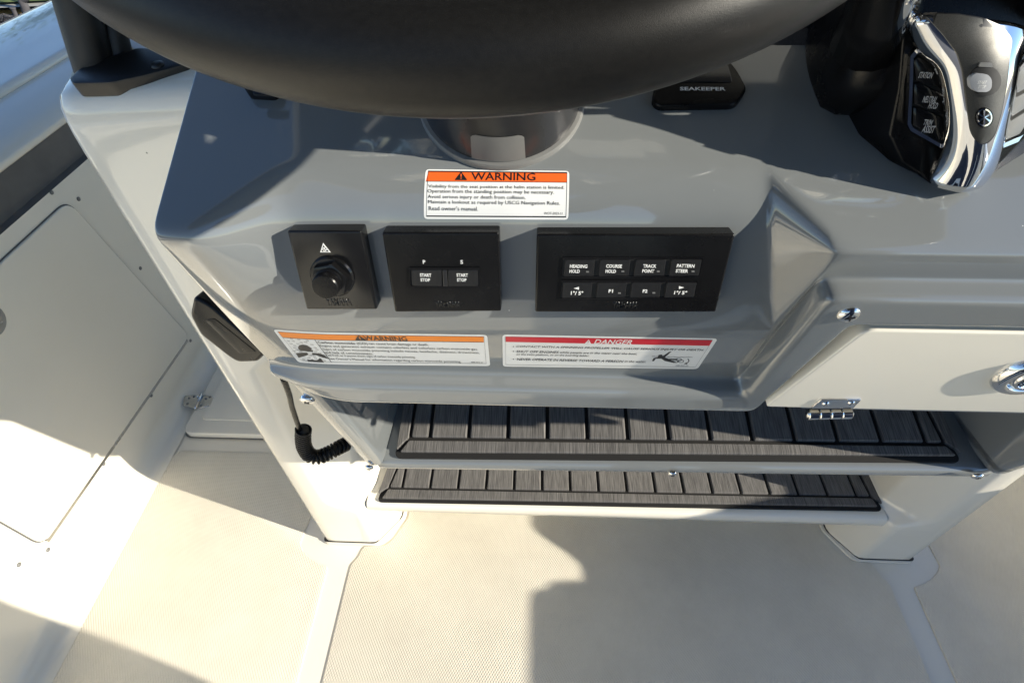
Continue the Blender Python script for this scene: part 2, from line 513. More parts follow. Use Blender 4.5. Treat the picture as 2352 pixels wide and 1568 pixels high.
# access hatch let into the port wall
wall_sheet = Sheet((PORT, .7, .35), (1, 0, 0), (0, -1, 0))
hatch = thing('side_hatch', 'rectangular access panel with rounded corners set in the left side wall', 'hatch', (PORT, .7, .13))
hp = [wall_sheet.px(u, v) for u, v in [(152, 460), (433, 771), (100, 1248)]]
hx0 = min(hp[0][0], hp[1][0]); hx1 = hp[2][0]
hz1, hz0 = hp[0][1], (hp[1][1] + hp[2][1]) / 2
right_x = hx0
out = round_poly([wall_sheet.px(433, 771), wall_sheet.px(152, 460), (hx1 + .02, hz1), (hx1 + .005, hp[2][1])], .03, 6)
def inset(poly, d):
    c = Vector((sum(p[0] for p in poly) / len(poly), sum(p[1] for p in poly) / len(poly)))
    n = len(poly); res = []
    area = sum(poly[i][0] * poly[(i + 1) % n][1] - poly[(i + 1) % n][0] * poly[i][1] for i in range(n))
    s = 1 if area > 0 else -1
    for i in range(n):
        a, b, p = Vector(poly[i - 1]), Vector(poly[(i + 1) % n]), Vector(poly[i])
        tg = (b - a)
        if tg.length < 1e-9: res.append(tuple(p)); continue
        tg.normalize()
        nn = Vector((-tg.y, tg.x)) * s
        q = p + nn * d
        res.append((q.x, q.y))
    return res
wall_sheet.prism('gasket', inset(out, -.0015), .0006, .0012, 'band', hatch)
wall_sheet.prism('panel', inset(out, .0012), .0008, .0052, 'white', hatch, .0025, 40, 3)
# grey hinge strip along the lower edge
a, b = wall_sheet.px(427, 781), wall_sheet.px(104, 1243)
dv = Vector(b) - Vector(a); nn = Vector((-dv.y, dv.x)).normalized() * .004
wall_sheet.prism('hinge_strip', [tuple(Vector(a) - nn), tuple(Vector(b) - nn), tuple(Vector(b) + nn), tuple(Vector(a) + nn)], .0013, .0058, 'steel', hatch, .001)
# finger pull at the far left edge of the panel
q = wall_sheet.px(-32, 738)
wall_sheet.prism('finger_pull', circle(q[0], q[1], .03, 24, .03), .005, .008, 'steel', hatch, .001, 40)
for u, v in [(118, 442), (180, 457), (322, 616), (437, 782), (347, 908), (238, 1065), (110, 1262), (43, 1296)]:
    x, y = wall_sheet.px(u, v)
    bm = lathe_bm([(.0046, .0002), (.0046, .0012), (.003, .0026), (0, .0030)], 14)
    bmesh.ops.translate(bm, verts=bm.verts, vec=(x, y, 0))
    bm_obj('screw', wall_sheet.put(bm), 'satin', hatch, smooth=True)

# ---------------------------------------------------------------- console pedestal
con = thing('console', 'white fibreglass helm console standing on two legs', 'console', (MID, .55, 0))
def mirror(p): return (2 * MID - p[0], p[1], p[2])
def leg_rows(mir):
    secs = [  # z, x of front inner corner, chamfer end x, y
        (.004, -.340, -.292, .553), (.05, -.341, -.294, .553), (.12, -.342, -.298, .553), (.150, -.344, -.303, .553), (.163, -.352, -.315, .551),
        (.174, -.380, -.327, .548), (.186, -.394, -.331, .548), (.20, -.400, -.331, .548), (.30, -.404, -.331, .548), (.6, -.404, -.26, .60), (.7, -.3, -.22, .60), (.9025, -.3, -.22, .60)]
    rows = []
    for z, xi, xe, ye in secs:
        out = [(-.456, .70), (-.456, .53), (-.4555, .502), (-.453, .495), (-.446, .4915), (-.43, .491), (xi - .012, .491), (xi, .4925), (xi + .008, .498),
               (xe - .004, ye - .008), (xe, ye + .004), (xe + .001, .63), (xe + .001, .70)]
        r = [(x, y, z) for x, y in out]
        rows.append([mirror(p) for p in r] if mir else r)
    return rows
grid_obj('leg', leg_rows(False), 'white', con, angle=60)
grid_obj('leg', leg_rows(True), 'white', con, angle=60)
def trim(mir):
    f = mirror if mir else (lambda p: p)
    base = [(-.462, .66), (-.462, .50), (-.452, .486), (-.335, .4855), (-.325, .49), (-.283, .553), (-.28, .66)]
    bm = prism_bm([f((x, y, 0))[:2] for x, y in round_poly(base, .008, 3)], .0004, .0065, .002, 2)
    bm_obj('foot_flange', bm, 'white', con, angle=40)
    base2 = [(x * 1.0, y) for x, y in inset(round_poly([(-.4575, .66), (-.4575, .4898), (-.339, .4898), (-.2905, .553), (-.288, .66)], .008, 3), -.0006)]
    bm = prism_bm([f((x, y, 0))[:2] for x, y in base2], .0060, .0085)
    bm_obj('seal', bm, 'ink', con)
trim(False); trim(True)
# back shell of the pedestal, behind the step and the recess
bm = box_bm((-.456, .64, .0036), (.841, 1.75, .985), .02, 3)
bm_obj('shell', bm, 'white', con, angle=40)
# upper aft wall left and right of the moulding and the sloping shoulder that carries the posts
def shoulder(mir):
    f = mirror if mir else (lambda p: p)
    prof = [(.4906, .86), (.4906, .940), (.4912, .962), (.4925, .976), (.4955, .987), (.502, .995), (.513, .999), (.56, 1.012), (.64, 1.032), (.80, 1.07)]
    rows = []
    for x, dz, dy in ((-.4562, -.016, .14), (-.4561, -.012, .03), (-.4555, -.010, .011), (-.453, -.006, .004), (-.446, -.002, .0005), (-.43, 0, 0), (-.35, .004, 0), (-.25, .009, 0), (-.20, .012, 0)):
        rows.append([f((x, y + dy, z + dz * min(1, max(0, (z - .93) / .04)))) for k, (y, z) in enumerate(prof)])
    grid_obj('shoulder', rows, 'white', con, angle=70)
shoulder(False); shoulder(True)
# lower step between the legs
st = [(.66, .1665), (.58, .1665), (.520, .1665), (.5085, .165), (.5045, .160), (.503, .152), (.504, .140), (.508, .137), (.53, .135), (.66, .135)]
grid_obj('step', [[(x, y, z) for y, z in st] for x in (-.331, -.20, 0, .2, .5, .717)], 'white', con, angle=60)

# ---------------------------------------------------------------- foot pads (one thing each, every plank a part)
def foot_pad(label, sheet, outer, planks):
    t = thing('foot_pad', label, 'foot pad', sheet.p, 'foot pads on the console steps', mat=sheet.m)
    sheet.prism('base_sheet', round_poly(outer, .012, 5), -.001, .0035, 'evablack', t, .0012)
    for poly, r in planks:
        sheet.prism('plank', round_poly(poly, r, 2) if r else poly, .0035, .0085, 'eva', t, .0020, None, 1)
    return t
GAP = .0026
low = Sheet((MID, .55, .1672), (0, 0, 1))
def pad_planks(sh, grooves, v_front, back_y, li, lo_, ri, ro, ft, fb):
    """grooves: u of the plank joints; li/lo_: left border inner/outer picture lines ((front),(back)); ft/fb: front border top and bottom lines ((left),(right))"""
    ftl, ftr = sh.px(*ft[0]), sh.px(*ft[1]); fbl, fbr = sh.px(*fb[0]), sh.px(*fb[1])
    def yt(x): return ftl[1] + (ftr[1] - ftl[1]) * (x - ftl[0]) / (ftr[0] - ftl[0])
    lif, lib = sh.px(*li[0]), sh.px(*li[1]); lof, lob = sh.px(*lo_[0]), sh.px(*lo_[1])
    rif, rib = sh.px(*ri[0]), sh.px(*ri[1]); rof, rob = sh.px(*ro[0]), sh.px(*ro[1])
    def ext(f, b):
        d = (b[0] - f[0]) / max(1e-6, b[1] - f[1]); return (f[0] + d * (back_y - f[1]), back_y)
    xs = [sh.px(u, v_front[0] + (v_front[1] - v_front[0]) * (u - grooves[0]) / (grooves[-1] - grooves[0]))[0] for u in grooves]
    n = len(xs) - 1
    x0, x1 = xs[0], xs[-1]
    xs = [x0 + (x1 - x0) * i / n for i in range(n + 1)]
    g = GAP
    P = []
    for a, b in zip(xs, xs[1:]):
        P.append(([(a + g, yt(a) + g), (b - g, yt(b) + g), (b - g, back_y), (a + g, back_y)], .002))
    le, re_ = ext(lif, lib), ext(rif, rib)
    P.append(([(lif[0] + g, yt(lif[0]) + g), (x0 - g, yt(x0) + g), (x0 - g, back_y), (le[0] + g, back_y)], .003))
    P.append(([(x1 + g, yt(x1) + g), (rif[0] - g, yt(rif[0]) + g), (re_[0] - g, back_y), (x1 + g, back_y)], .003))
    loe, roe = ext(lof, lob), ext(rof, rob)
    P.append(([(lof[0], lof[1]), (lif[0] - g * .6, lif[1] + g * .3), (le[0] - g, back_y), (loe[0], back_y)], .002))
    P.append(([(rif[0] + g * .6, rif[1] + g * .3), (rof[0], rof[1]), (roe[0], back_y), (re_[0] + g, back_y)], .002))
    P.append(([(fbl[0], fbl[1]), (fbr[0], fbr[1]), (rif[0], yt(rif[0]) - g), (lif[0], yt(lif[0]) - g)], .002))
    return P
pl = pad_planks(low, [925, 989, 1052, 1115.5, 1179, 1242, 1307, 1371, 1437, 1503, 1569, 1635, 1700, 1766, 1832, 1898, 1964], (1121, 1142), low.px(1400, 1060)[1],
                ((894, 1123), (911, 1084)), ((870, 1136), (889, 1084)), ((1997, 1144), (1973, 1098)), ((2022, 1160), (1993, 1097)),
                ((894, 1124), (1997, 1145)), ((879, 1147), (2012, 1166)))
b_y = low.px(1400, 1058)[1]
ol = [low.px(866, 1153), low.px(2028, 1174), (low.px(1995, 1096)[0] - .02, b_y + .004), (low.px(884, 1084)[0] + .02, b_y + .004)]
foot_pad('grey planked foam pad on the lower white step', low, ol, pl)

# ---------------------------------------------------------------- dash moulding
mould = thing('dash_moulding', 'grey gelcoat dash moulding with a panel pocket and footrest recess', 'dash', (MID, .3, .507))
SL = 0.4566
def topz(y): return 1.0132 + SL * (y - .2574)
def corners(st):
    """st: list of ((x,y,z), r) -> cage points"""
    pts = []
    n = len(st)
    for i, (p, r) in enumerate(st):
        p = Vector(p)
        if i == 0 or i == n - 1 or r == 0:
            pts.append(p); continue
        a, b = Vector(st[i - 1][0]), Vector(st[i + 1][0])
        la, lb = (a - p).length, (b - p).length
        ka, kb = min(r, la * .22), min(r, lb * .22)
        da, db = (a - p).normalized(), (b - p).normalized()
        pts += [p + da * min(3 * ka, la * .42), p + da * ka, p + db * kb, p + db * min(3 * kb, lb * .42)]
    return pts
AYB = .47
def stn(xs, B, C, D, E_, F, G, rB=.012, rC=.010, rD=.0028, rE=.004, rF=.0025):
    if not isinstance(xs, (list, tuple)): xs = [xs] * 8
    xa, xb, xc, xd, xe, xf, xg = (list(xs) + [xs[-1]])[:7] if len(xs) < 8 else xs[:7]
    k = [((xa, AYB, topz(AYB)), 0), ((xa, B[0] + .05, topz(B[0] + .05) if B[0] > .2 else B[1]), 0), ((xb, *B), rB), ((xc, *C), rC), ((xd, *D), rD), ((xe, *E_), rE), ((xf, *F), rF), ((xg, *G), 0)]
    return corners(k)
POC = dict(B=(.287, 1.0267), C=(.2658, .9352), D=(.2900, .8520), E_=(.2745, .8475), F=(.2765, .8225), G=(.318, .812))
BLK = dict(B=(.2530, 1.0112), C=(.2545, 1.000), D=(.2575, .9865), E_=(.2405, .9855), F=(.2455, .9580), G=(.285, .953))
cage = []
e1 = dict(B=(.2574, 1.0132), C=(.2763, .9352), D=(.2990, .8500), E_=(.2950, .8430), F=(.3020, .8310), G=(.318, .816))
def side_row(x, src, y=.60):
    return [Vector((x, y, p.z)) for p in src]
r1 = stn(-.226, **e1, rB=.005)
cage.append(side_row(-.224, r1))
cage.append([Vector((-.2262, p.y + .006, p.z)) for p in r1])
cage.append(r1)
cage.append(stn(-.2235, **{**e1, 'B': (.2556, 1.0124), 'C': (.2750, .9352), 'E_': (.288, .8440), 'F': (.2985, .8300)}, rB=.005))
cage.append(stn(-.205, B=(.2550, 1.0124), C=(.2700, .9352), D=(.2935, .852), E_=(.2810, .8462), F=(.2910, .8285), G=(.318, .814), rB=.005))
cage.append(stn(-.190, B=(.2590, 1.0140), C=(.2680, .9352), D=(.2910, .852), E_=(.2762, .8472), F=(.2820, .8250), G=(.318, .812), rB=.012))
cage.append(stn(-.160, B=(.2830, 1.0250), C=(.2662, .9352), D=(.2900, .852), E_=(.2745, .8475), F=(.2765, .8225), G=(.318, .812)))
cage.append(stn(-.147, **POC))
cage.append(stn(-.09, **POC)); cage.append(stn(0, **POC)); cage.append(stn(.07, **POC))
cage.append(stn((.125, .125, .146, .160, .166, .175, .18), **POC))
cage.append(stn((.139, .138, .164, .1725, .174, .190, .186), rB=.016, **POC))
N_LOW = len(cage) - 1
cage.append(stn((.174, .172, .174, .173, .1725, .200, .194), **BLK, rB=.006, rC=.003, rD=.0016, rE=.003))
cage.append(stn((.196, .196, .19, .188, .185, .207, .205), **BLK, rB=.006, rC=.003, rD=.0016, rE=.003))
cage.append(stn(.28, **BLK, rB=.006, rC=.003, rD=.0016, rE=.003)); cage.append(stn(.40, **BLK, rB=.006, rC=.003, rD=.0016, rE=.003)); cage.append(stn(.59, **BLK, rB=.006, rC=.003, rD=.0016, rE=.003))
r2 = stn(.611, **BLK, rB=.006, rC=.003, rD=.0016, rE=.003)
cage.append(r2)
cage.append([Vector((.6115, p.y + .006, p.z)) for p in r2])
cage.append(side_row(.609, r2))
lowr, hir = cage[N_LOW], cage[N_LOW + 1]
cage[N_LOW + 1:N_LOW + 1] = [[a.lerp(b, t) for a, b in zip(lowr, hir)] for t in (.12, .25, .42, .58, .75, .88)]
shell = grid_obj('dash_shell', cage, 'gray', mould, subsurf=3)
apply_mods(shell)
shell.data.shade_smooth()
_inv = wmat(shell)
_bm = bmesh.new(); _bm.from_mesh(shell.data)
bmesh.ops.transform(_bm, matrix=_inv, verts=_bm.verts)
BVH = BVHTree.FromBMesh(_bm)
def drape_on(n):
    n = Vector(n).normalized()
    def f(bm, z):
        for v in bm.verts:
            p = v.co - n * z
            hit, nrm, _, _ = BVH.ray_cast(p + n * .05, -n, .12)
            if hit is not None:
                v.co = hit + n * (.00006 + z)
    return f

# flange and footrest recess
def fy(z): return .3088 + (.8142 - z) * .269
def lipz(x): return .507 + (x + .226) * .052
tread0 = lipz(-.2) + .022
TS = .22                                                        # tread slope
def tread(x, y): return lipz(x) + .020 + (y - .385) * TS
LI, RI = -.2085, .5935
def ring_row(x, side):
    pass
rec = []
def flange_side(xo, xi, sgn):
    """vertical flange strip plus the cavity wall going forward"""
    rows = []
    for z in (.820, .76, .70, .64, .58, .545, .53):
        zz = z if z > .55 else lipz(xo) + (z - .507)
        y = fy(zz)
        back_x = xi + sgn * .028
        rows.append([(xo, .63, zz), (xo, y + .004, zz), (xo + sgn * .003, y, zz), (xi - sgn * .005, y, zz), (xi - sgn * .001, y + .001, zz), (xi + sgn * .003, y + .006, zz),
                     (xi + sgn * .012, y + .08, zz), (back_x, .63, zz)])
    return rows
grid_obj('side_flange', flange_side(-.226, LI, 1), 'gray', mould, angle=70)
grid_obj('side_flange', flange_side(.611, RI, -1), 'gray', mould, angle=70)
xs = [-.2262, -.223, -.212, -.20, -.1, 0, .1, .2, .3, .4, .5, .58, .60, .608, .6112]
rows = []
for x in xs:
    z = lipz(x); e = 0
    if x < -.2225 or x > .6075: e = .012
    yb = fy(z)
    prof = [(.63, tread(x, .63)), (.50, tread(x, .50)), (yb + .03, tread(x, yb + .03)), (yb + .012, z + .0225), (yb + .004, z + .021), (yb - .001, z + .016), (yb - .001, z + .006), (yb + .003, z + .001), (yb + .012, z - .001), (.50, z - .001)]
    rows.append([(x, min(.63, y + e), zz) for y, zz in prof])
grid_obj('footrest_shelf', rows, 'gray', mould, angle=60)
bm = box_bm((-.222, .625, .50), (.607, .635, .95))
bm_obj('recess_back', bm, 'gray', mould)
# inside ceiling of the recess, under the dash
grid_obj('recess_ceiling', [[(x, y, z) for y, z in ((.312, .8125), (.36, .825), (.628, .84))] for x in (-.222, .195, .607)], 'gray', mould)
# cream return behind the left edge
rows = []
for z in (1.008, .96, .90, .86, .825, .78, .70, .62, .56, .515):
    y = fy(z) if z < .99 else fy(z) + .002
    rows.append([(-.2285, y + .008, z), (-.2300, y + .010, z), (-.2302, y + .016, z), (-.2302, .60, z)])
grid_obj('edge_return', rows, 'white', mould, angle=50)

# upper pad
tn = Vector((-.052, -TS, 1)).normalized()
upp = Sheet((.19, .42, tread(.19, .42) + .0008), tn)
pl = pad_planks(upp, [989.5, 1082, 1174.6, 1266, 1360, 1453, 1547, 1641, 1737, 1834, 1930, 2026, 2120], (1006, 1022), upp.px(1500, 890)[1],
                ((943, 1010), (956, 932)), ((914, 1036), (930, 932)), ((2162, 1022), (2120, 939)), ((2199, 1043), (2149, 939)),
                ((943, 1011), (2162, 1024)), ((922, 1041), (2188, 1050)))
b_y = upp.px(1500, 889)[1]
ol = [upp.px(905, 1053), upp.px(2208, 1064), (upp.px(2145, 935)[0] - .02, b_y), (upp.px(922, 931)[0] + .02, b_y)]
foot_pad('grey planked foam pad inside the grey footrest recess', upp, ol, pl)

# screws of the moulding
def screw(u, v, sheet_p, n, r, parent, name='screw', spin=0.4):
    p = on_plane(u, v, sheet_p, n)
    m = frame(p, (1, 0, 0), n)
    bm = lathe_bm([(r, -.002), (r, .0004), (r * .95, .0014), (r * .7, .0026), (r * .35, .0032), (0, .0033)], 20)
    bmesh.ops.transform(bm, matrix=m, verts=bm.verts)
    o = bm_obj(name, bm, 'chrome', parent, smooth=True)
    bm = bmesh.new()
    for a in (spin, spin + math.pi / 2):
        c, s = math.cos(a), math.sin(a)
        k, w = r * .42, r * .07
        vs_ = [bm.verts.new((c * x - s * y, s * x + c * y, z)) for x, y, z in ((-k, -w, .0029), (k, -w, .0029), (k, w, .0029), (-k, w, .0029), (-k, -w, .0036), (k, -w, .0036), (k, w, .0036), (-k, w, .0036))]
        for f in ((0, 1, 2, 3), (4, 5, 6, 7), (0, 1, 5, 4), (1, 2, 6, 5), (2, 3, 7, 6), (3, 0, 4, 7)):
            bm.faces.new([vs_[i] for i in f])
    bmesh.ops.transform(bm, matrix=m, verts=bm.verts)
    bm_obj('slot', bm, 'ink', o)
nfl = Vector((0, -.9656, -.26)).normalized()
fp0 = Vector((0, fy(.7) - .0003, .7))
screw(706, 918, fp0, nfl, .0074, mould)
screw(848, 1073, fp0 - Vector((0, .003, 0)), nfl, .0058, mould, spin=.1)
screw(1545, 1087, fp0 - Vector((0, .0026, 0)), nfl, .0058, mould, spin=.8)
screw(2245, 1093, fp0 - Vector((0, .003, 0)), nfl, .0066, mould, spin=.5)
screw(1949, 721, (.21, .2442, .966), Vector((0, -.98, -.18)), .0066, mould, spin=.3)

# ---------------------------------------------------------------- labels
def label_thing(label, n, corners_px, p):
    sh = Sheet(p, n)
    t = thing('warning_label', label, 'label', sh.p)
    return t, sh
def drape_poly(name, sh, poly, z, mat, parent, dr, nx=24, ny=12):
    """a filled outline cut into a fine sheet and laid on the moulding"""
    bm = bmesh.new()
    f = bm.faces.new([bm.verts.new((x, y, z)) for x, y in poly])
    x0, x1 = min(p[0] for p in poly), max(p[0] for p in poly); y0, y1 = min(p[1] for p in poly), max(p[1] for p in poly)
    for i in range(1, nx):
        bmesh.ops.bisect_plane(bm, geom=bm.verts[:] + bm.edges[:] + bm.faces[:], plane_co=(x0 + (x1 - x0) * i / nx, 0, 0), plane_no=(1, 0, 0))
    for i in range(1, ny):
        bmesh.ops.bisect_plane(bm, geom=bm.verts[:] + bm.edges[:] + bm.faces[:], plane_co=(0, y0 + (y1 - y0) * i / ny, 0), plane_no=(0, 1, 0))
    sh.put(bm)
    dr(bm, z)
    return bm_obj(name, bm, mat, parent, smooth=True)
def drape_frame(sh, quad, w, z, mat, parent, dr):
    inner = inset(quad, w)
    bm = bmesh.new(); n = len(quad)
    N = 24
    def seg(P):
        out = []
        for i in range(n):
            a, b = Vector(P[i]), Vector(P[(i + 1) % n])
            for k in range(N): out.append(a + (b - a) * k / N)
        return out
    A, B = seg(quad), seg(inner)
    va = [bm.verts.new((p.x, p.y, z)) for p in A]; vb = [bm.verts.new((p.x, p.y, z)) for p in B]
    for i in range(len(va)):
        j = (i + 1) % len(va)
        bm.faces.new((va[i], va[j], vb[j], vb[i]))
    sh.put(bm); dr(bm, z)
    return bm_obj('border', bm, mat, parent)
def quad_inset(q, w):
    """q: ll, lr, ur, ul; shrink by w along both directions"""
    ll, lr, ur, ul = [Vector(p) for p in q]
    ex0 = (lr - ll).normalized() * w; ex1 = (ur - ul).normalized() * w
    eyl = (ul - ll).normalized() * w; eyr = (ur - lr).normalized() * w
    return [tuple(ll + ex0 + eyl), tuple(lr - ex0 + eyr), tuple(ur - ex1 - eyr), tuple(ul + ex1 - eyl)]
def alert(sh, u, v, w, h, mat, mark, parent, dr, z):
    """warning triangle with an exclamation mark; (u, v) is its lower-left"""
    a = sh.px(u, v); b = sh.px(u + w, v - h)
    x0, y0, x1, y1 = a[0], a[1], b[0], b[1]
    W, Hh = x1 - x0, y1 - y0
    drape_poly('alert_triangle', sh, round_poly([(x0, y0), (x1, y0), ((x0 + x1) / 2, y1)], W * .08, 3), z, mat, parent, dr, 2, 2)
    cx_ = (x0 + x1) / 2
    drape_poly('alert_mark', sh, [(cx_ - W * .03, y0 + Hh * .33), (cx_ + W * .03, y0 + Hh * .33), (cx_ + W * .055, y0 + Hh * .72), (cx_ - W * .055, y0 + Hh * .72)], z + .00008, mark, parent, dr, 1, 1)
    drape_poly('alert_mark', sh, circle(cx_, y0 + Hh * .2, W * .05, 8), z + .00008, mark, parent, dr, 1, 1)

Z1, Z2, Z3 = .00008, .00018, .00028
# 1: helm visibility label across the bend of the dash
nB = Vector((0, -.77, .64)).normalized()
l1, s1 = label_thing('white and orange warning label below the steering column', nB, None, (0, .285, 1.022))
d1 = drape_on(nB)
def sq(sh, pts): return [sh.px(u, v) for u, v in pts]
w_l, w_r = 966, 1308
out = sq(s1, [(968, 500), (1307, 502), (1309, 389), (974, 385)])
drape_poly('backing', s1, round_poly(out, .0022, 3), Z1, 'labelwhite', l1, d1, 10, 48)
inn = sq(s1, [(974, 495), (1302, 497), (1304, 392), (980, 388.5)])
drape_frame(s1, inn, .0008, Z2, 'ink', l1, d1)
hd = sq(s1, [(975.5, 413), (1303, 415.5), (1303.5, 392.6), (980.8, 389.2)])
drape_poly('header_band', s1, hd, Z2 - .00005, 'orange', l1, d1, 6, 12)
drape_poly('header_rule', s1, sq(s1, [(975, 414.6), (1303, 417), (1303, 415.6), (975, 413.2)]), Z2, 'ink', l1, d1, 6, 1)
alert(s1, 1042, 411, 30, 20, 'ink', 'orange', l1, d1, Z3)
def lines(sh, t, rows, mat, dr, z=Z3):
    for body, u0, v0, u1, v1, *k in rows:
        bold = k[0] if k else .0; shear = k[1] if len(k) > 1 else 0
        o = sh.text('lettering', body, u0, v0, u1, v1, mat, t, z, bold, shear, dr)
lines(s1, l1, [('WARNING', 1081, 411, 1230, 393, .012)], 'ink', d1)
lines(s1, l1, [
    ('Visibility from the seat position at the helm station is limited.', 981, 431, 1297, 421.5),
    ('Operation from the standing position may be necessary.', 979.5, 443, 1273, 432),
    ('Avoid serious injury or death from collision.', 979.5, 455.5, 1207, 445),
    ('Maintain a lookout as required by USCG Navigation Rules.', 980, 467.5, 1287, 457),
    ("Read owner's manual.", 981, 480.5, 1096, 471),
    ('WOT-2023-11', 1250, 490, 1293, 484.5)], 'ink', d1)

# 2: carbon monoxide label, 3: propeller label, both on the undercut below the panels
nC = Vector((0, -.961, -.277)).normalized()
pC = Vector((0, .279, .89))
dC = drape_on(nC)
l2, s2 = label_thing('wide white label with orange WARNING header and a breathing figure', nC, None, pC)
out = sq(s2, [(684, 836), (1126, 840), (1119, 768.5), (625, 761.5)])
drape_poly('backing', s2, round_poly(out, .0035, 3), Z1, 'labelwhite', l2, dC, 24, 16)
inn = sq(s2, [(692, 831), (1117, 834.5), (1112, 772), (636, 765.5)])
drape_frame(s2, inn, .0006, Z2, 'ink', l2, dC)
drape_poly('header_band', s2, sq(s2, [(648, 778.5), (1111.5, 784.5), (1111, 773), (637.5, 766.5)]), Z2 - .00005, 'orange2', l2, dC, 14, 2)
drape_poly('header_rule', s2, sq(s2, [(649, 779.6), (1111.5, 785.5), (1111.5, 784.5), (648, 778.6)]), Z2, 'ink', l2, dC, 14, 1)
drape_poly('header_rule', s2, sq(s2, [(760.5, 832), (762, 832), (723.5, 780.5), (722, 780.5)]), Z2, 'ink', l2, dC, 1, 6)
alert(s2, 816, 780, 21, 11, 'ink', 'orange2', l2, dC, Z3)
lines(s2, l2, [
    ('WARNING', 838.5, 780.3, 937, 770, .012),
    ('Carbon monoxide (CO)', 733, 790, 846, 783, .012),
    ('can cause brain damage or death.', 849, 792, 986, 785),
    ('Engine and generator exhaust contains odorless and colorless carbon monoxide gas.', 738, 797.5, 1098, 791),
    ('Signs of carbon monoxide poisoning include nausea, headache, dizziness, drowsiness,', 744, 805.3, 1102, 799),
    ('and lack of consciousness.', 747, 811.5, 858, 806),
    ('Get fresh air if anyone shows signs of carbon monoxide poisoning.', 753, 819, 955, 812.5),
    ("See Owner's Manual for information regarding carbon monoxide poisoning.", 758, 827, 1060, 820.5),
    ('888-004-24', 1083, 832.2, 1110, 829.5)], 'ink', dC)
# pictogram: head in profile over shoulders and lungs
def zz(x, y): return (583.3 + (x) * .248, 495.8 + y * .248)   # from the 1000..2000 x 850..1500 crop
def pz(pts): return sq(s2, zpts(pts))
def zpts(pts): return [((1000 + x * .42517) / 1.7142857, (850 + y * .42517) / 1.7142857) for x, y in pts]
drape_poly('pictogram', s2, round_poly(pz([(405, 1225), (420, 1203), (450, 1197), (490, 1203), (515, 1218), (540, 1234), (522, 1240), (545, 1248), (548, 1262), (500, 1262), (470, 1258), (430, 1258), (412, 1245)]), .0006, 2), Z3, 'ink', l2, dC, 3, 3)
drape_poly('pictogram', s2, round_poly(pz([(385, 1283), (440, 1275), (490, 1272), (505, 1290), (480, 1300), (410, 1326)]), .0006, 2), Z3, 'ink', l2, dC, 3, 2)
drape_poly('pictogram', s2, round_poly(pz([(535, 1272), (600, 1275), (650, 1287), (690, 1322), (640, 1312), (585, 1295), (540, 1290)]), .0006, 2), Z3, 'ink', l2, dC, 3, 2)
drape_poly('pictogram', s2, pz([(488, 1320), (620, 1322), (648, 1358), (498, 1356)]), Z3, 'ink', l2, dC, 2, 2)
for c in ((515, 1312), (568, 1314)):
    drape_poly('lung', s2, pz(circle(c[0], c[1], 36, 14, 24)), Z3 + .00008, 'labelwhite', l2, dC, 1, 1)
for x, y in ((350, 1147), (418, 1151), (497, 1156), (320, 1169), (367, 1167), (440, 1177), (484, 1172), (540, 1192), (345, 1194), (408, 1190), (570, 1220), (380, 1208), (378, 1230), (402, 1250), (588, 1238), (575, 1258), (375, 1262), (435, 1264), (615, 1272), (525, 1298), (565, 1303), (515, 1318), (576, 1322), (460, 1338), (656, 1338)):
    p0, p1 = zpts([(x - 14, y + 5), (x + 14, y - 5)])
    s2.text('lettering', 'CO', p0[0], p0[1], p1[0], p1[1], 'ink', l2, Z3 + .00016, .02, 0, dC)

l3, s3 = label_thing('wide white label with red DANGER header and a swimmer by a propeller', nC, None, pC + Vector((.09, 0, 0)))
out = sq(s3, [(1155, 841), (1602, 847), (1649, 777), (1154, 768)])
drape_poly('backing', s3, round_poly(out, .0035, 3), Z1, 'labelwhite', l3, dC, 24, 16)
inn = sq(s3, [(1161.5, 837), (1597, 842.5), (1637, 780), (1161, 772)])
drape_frame(s3, inn, .0005, Z2, 'ink', l3, dC)
drape_poly('header_band', s3, sq(s3, [(1161.5, 784), (1629, 793), (1636.5, 780.5), (1161.3, 772.3)]), Z2 + .00005, 'red', l3, dC, 14, 2)
alert(s3, 1342.5, 788, 17.5, 9.5, 'labelwhite', 'red', l3, dC, Z3)
lines(s3, l3, [('DANGER', 1364, 788.3, 1450, 778, .012, .2)], 'labelwhite', dC)
lines(s3, l3, [
    ('CONTACT WITH A SPINNING PROPELLER WILL CAUSE SERIOUS INJURY OR DEATH.', 1186, 797.5, 1615, 792, .012, .2),
    ('SHUT OFF ENGINES', 1186, 808.5, 1283, 803.2, .012, .2),
    ('while people are in the water near the boat,', 1286, 811.5, 1462, 805.5, .008, .2),
    ('on the swim platform, or on the boarding ladder.', 1186, 815.7, 1353, 810.2, .008, .2),
    ('NEVER OPERATE IN REVERSE TOWARD A PERSON', 1187, 826.5, 1431, 821.2, .012, .2),
    ('in the water.', 1434, 831, 1483, 826, .008, .2),
    ('588-003-24', 1551, 843 - 3.5, 1580, 837, .0)], 'ink', dC)
for v in (794.8, 805.8, 823.8):
    drape_poly('bullet', s3, sq(s3, circle(1179, v, 1.3, 8)), Z3, 'ink', l3, dC, 1, 1)
def zd(pts): return sq(s3, [((1900 + x * .47826) / 1.7142857, (850 + y * .47826) / 1.7142857) for x, y in pts])
def stroke(sh, pts, w, name, mat, parent, dr, z):
    bm = bmesh.new(); P = [Vector(p) for p in pts]; L, Rr = [], []
    for i, p in enumerate(P):
        t = (P[min(i + 1, len(P) - 1)] - P[max(0, i - 1)]).normalized(); n = Vector((-t.y, t.x)) * w / 2
        L.append(bm.verts.new((*(p + n), z))); Rr.append(bm.verts.new((*(p - n), z)))
    for i in range(len(P) - 1): bm.faces.new((L[i], L[i + 1], Rr[i + 1], Rr[i]))
    sh.put(bm); dr(bm, z)
    return bm_obj(name, bm, mat, parent)
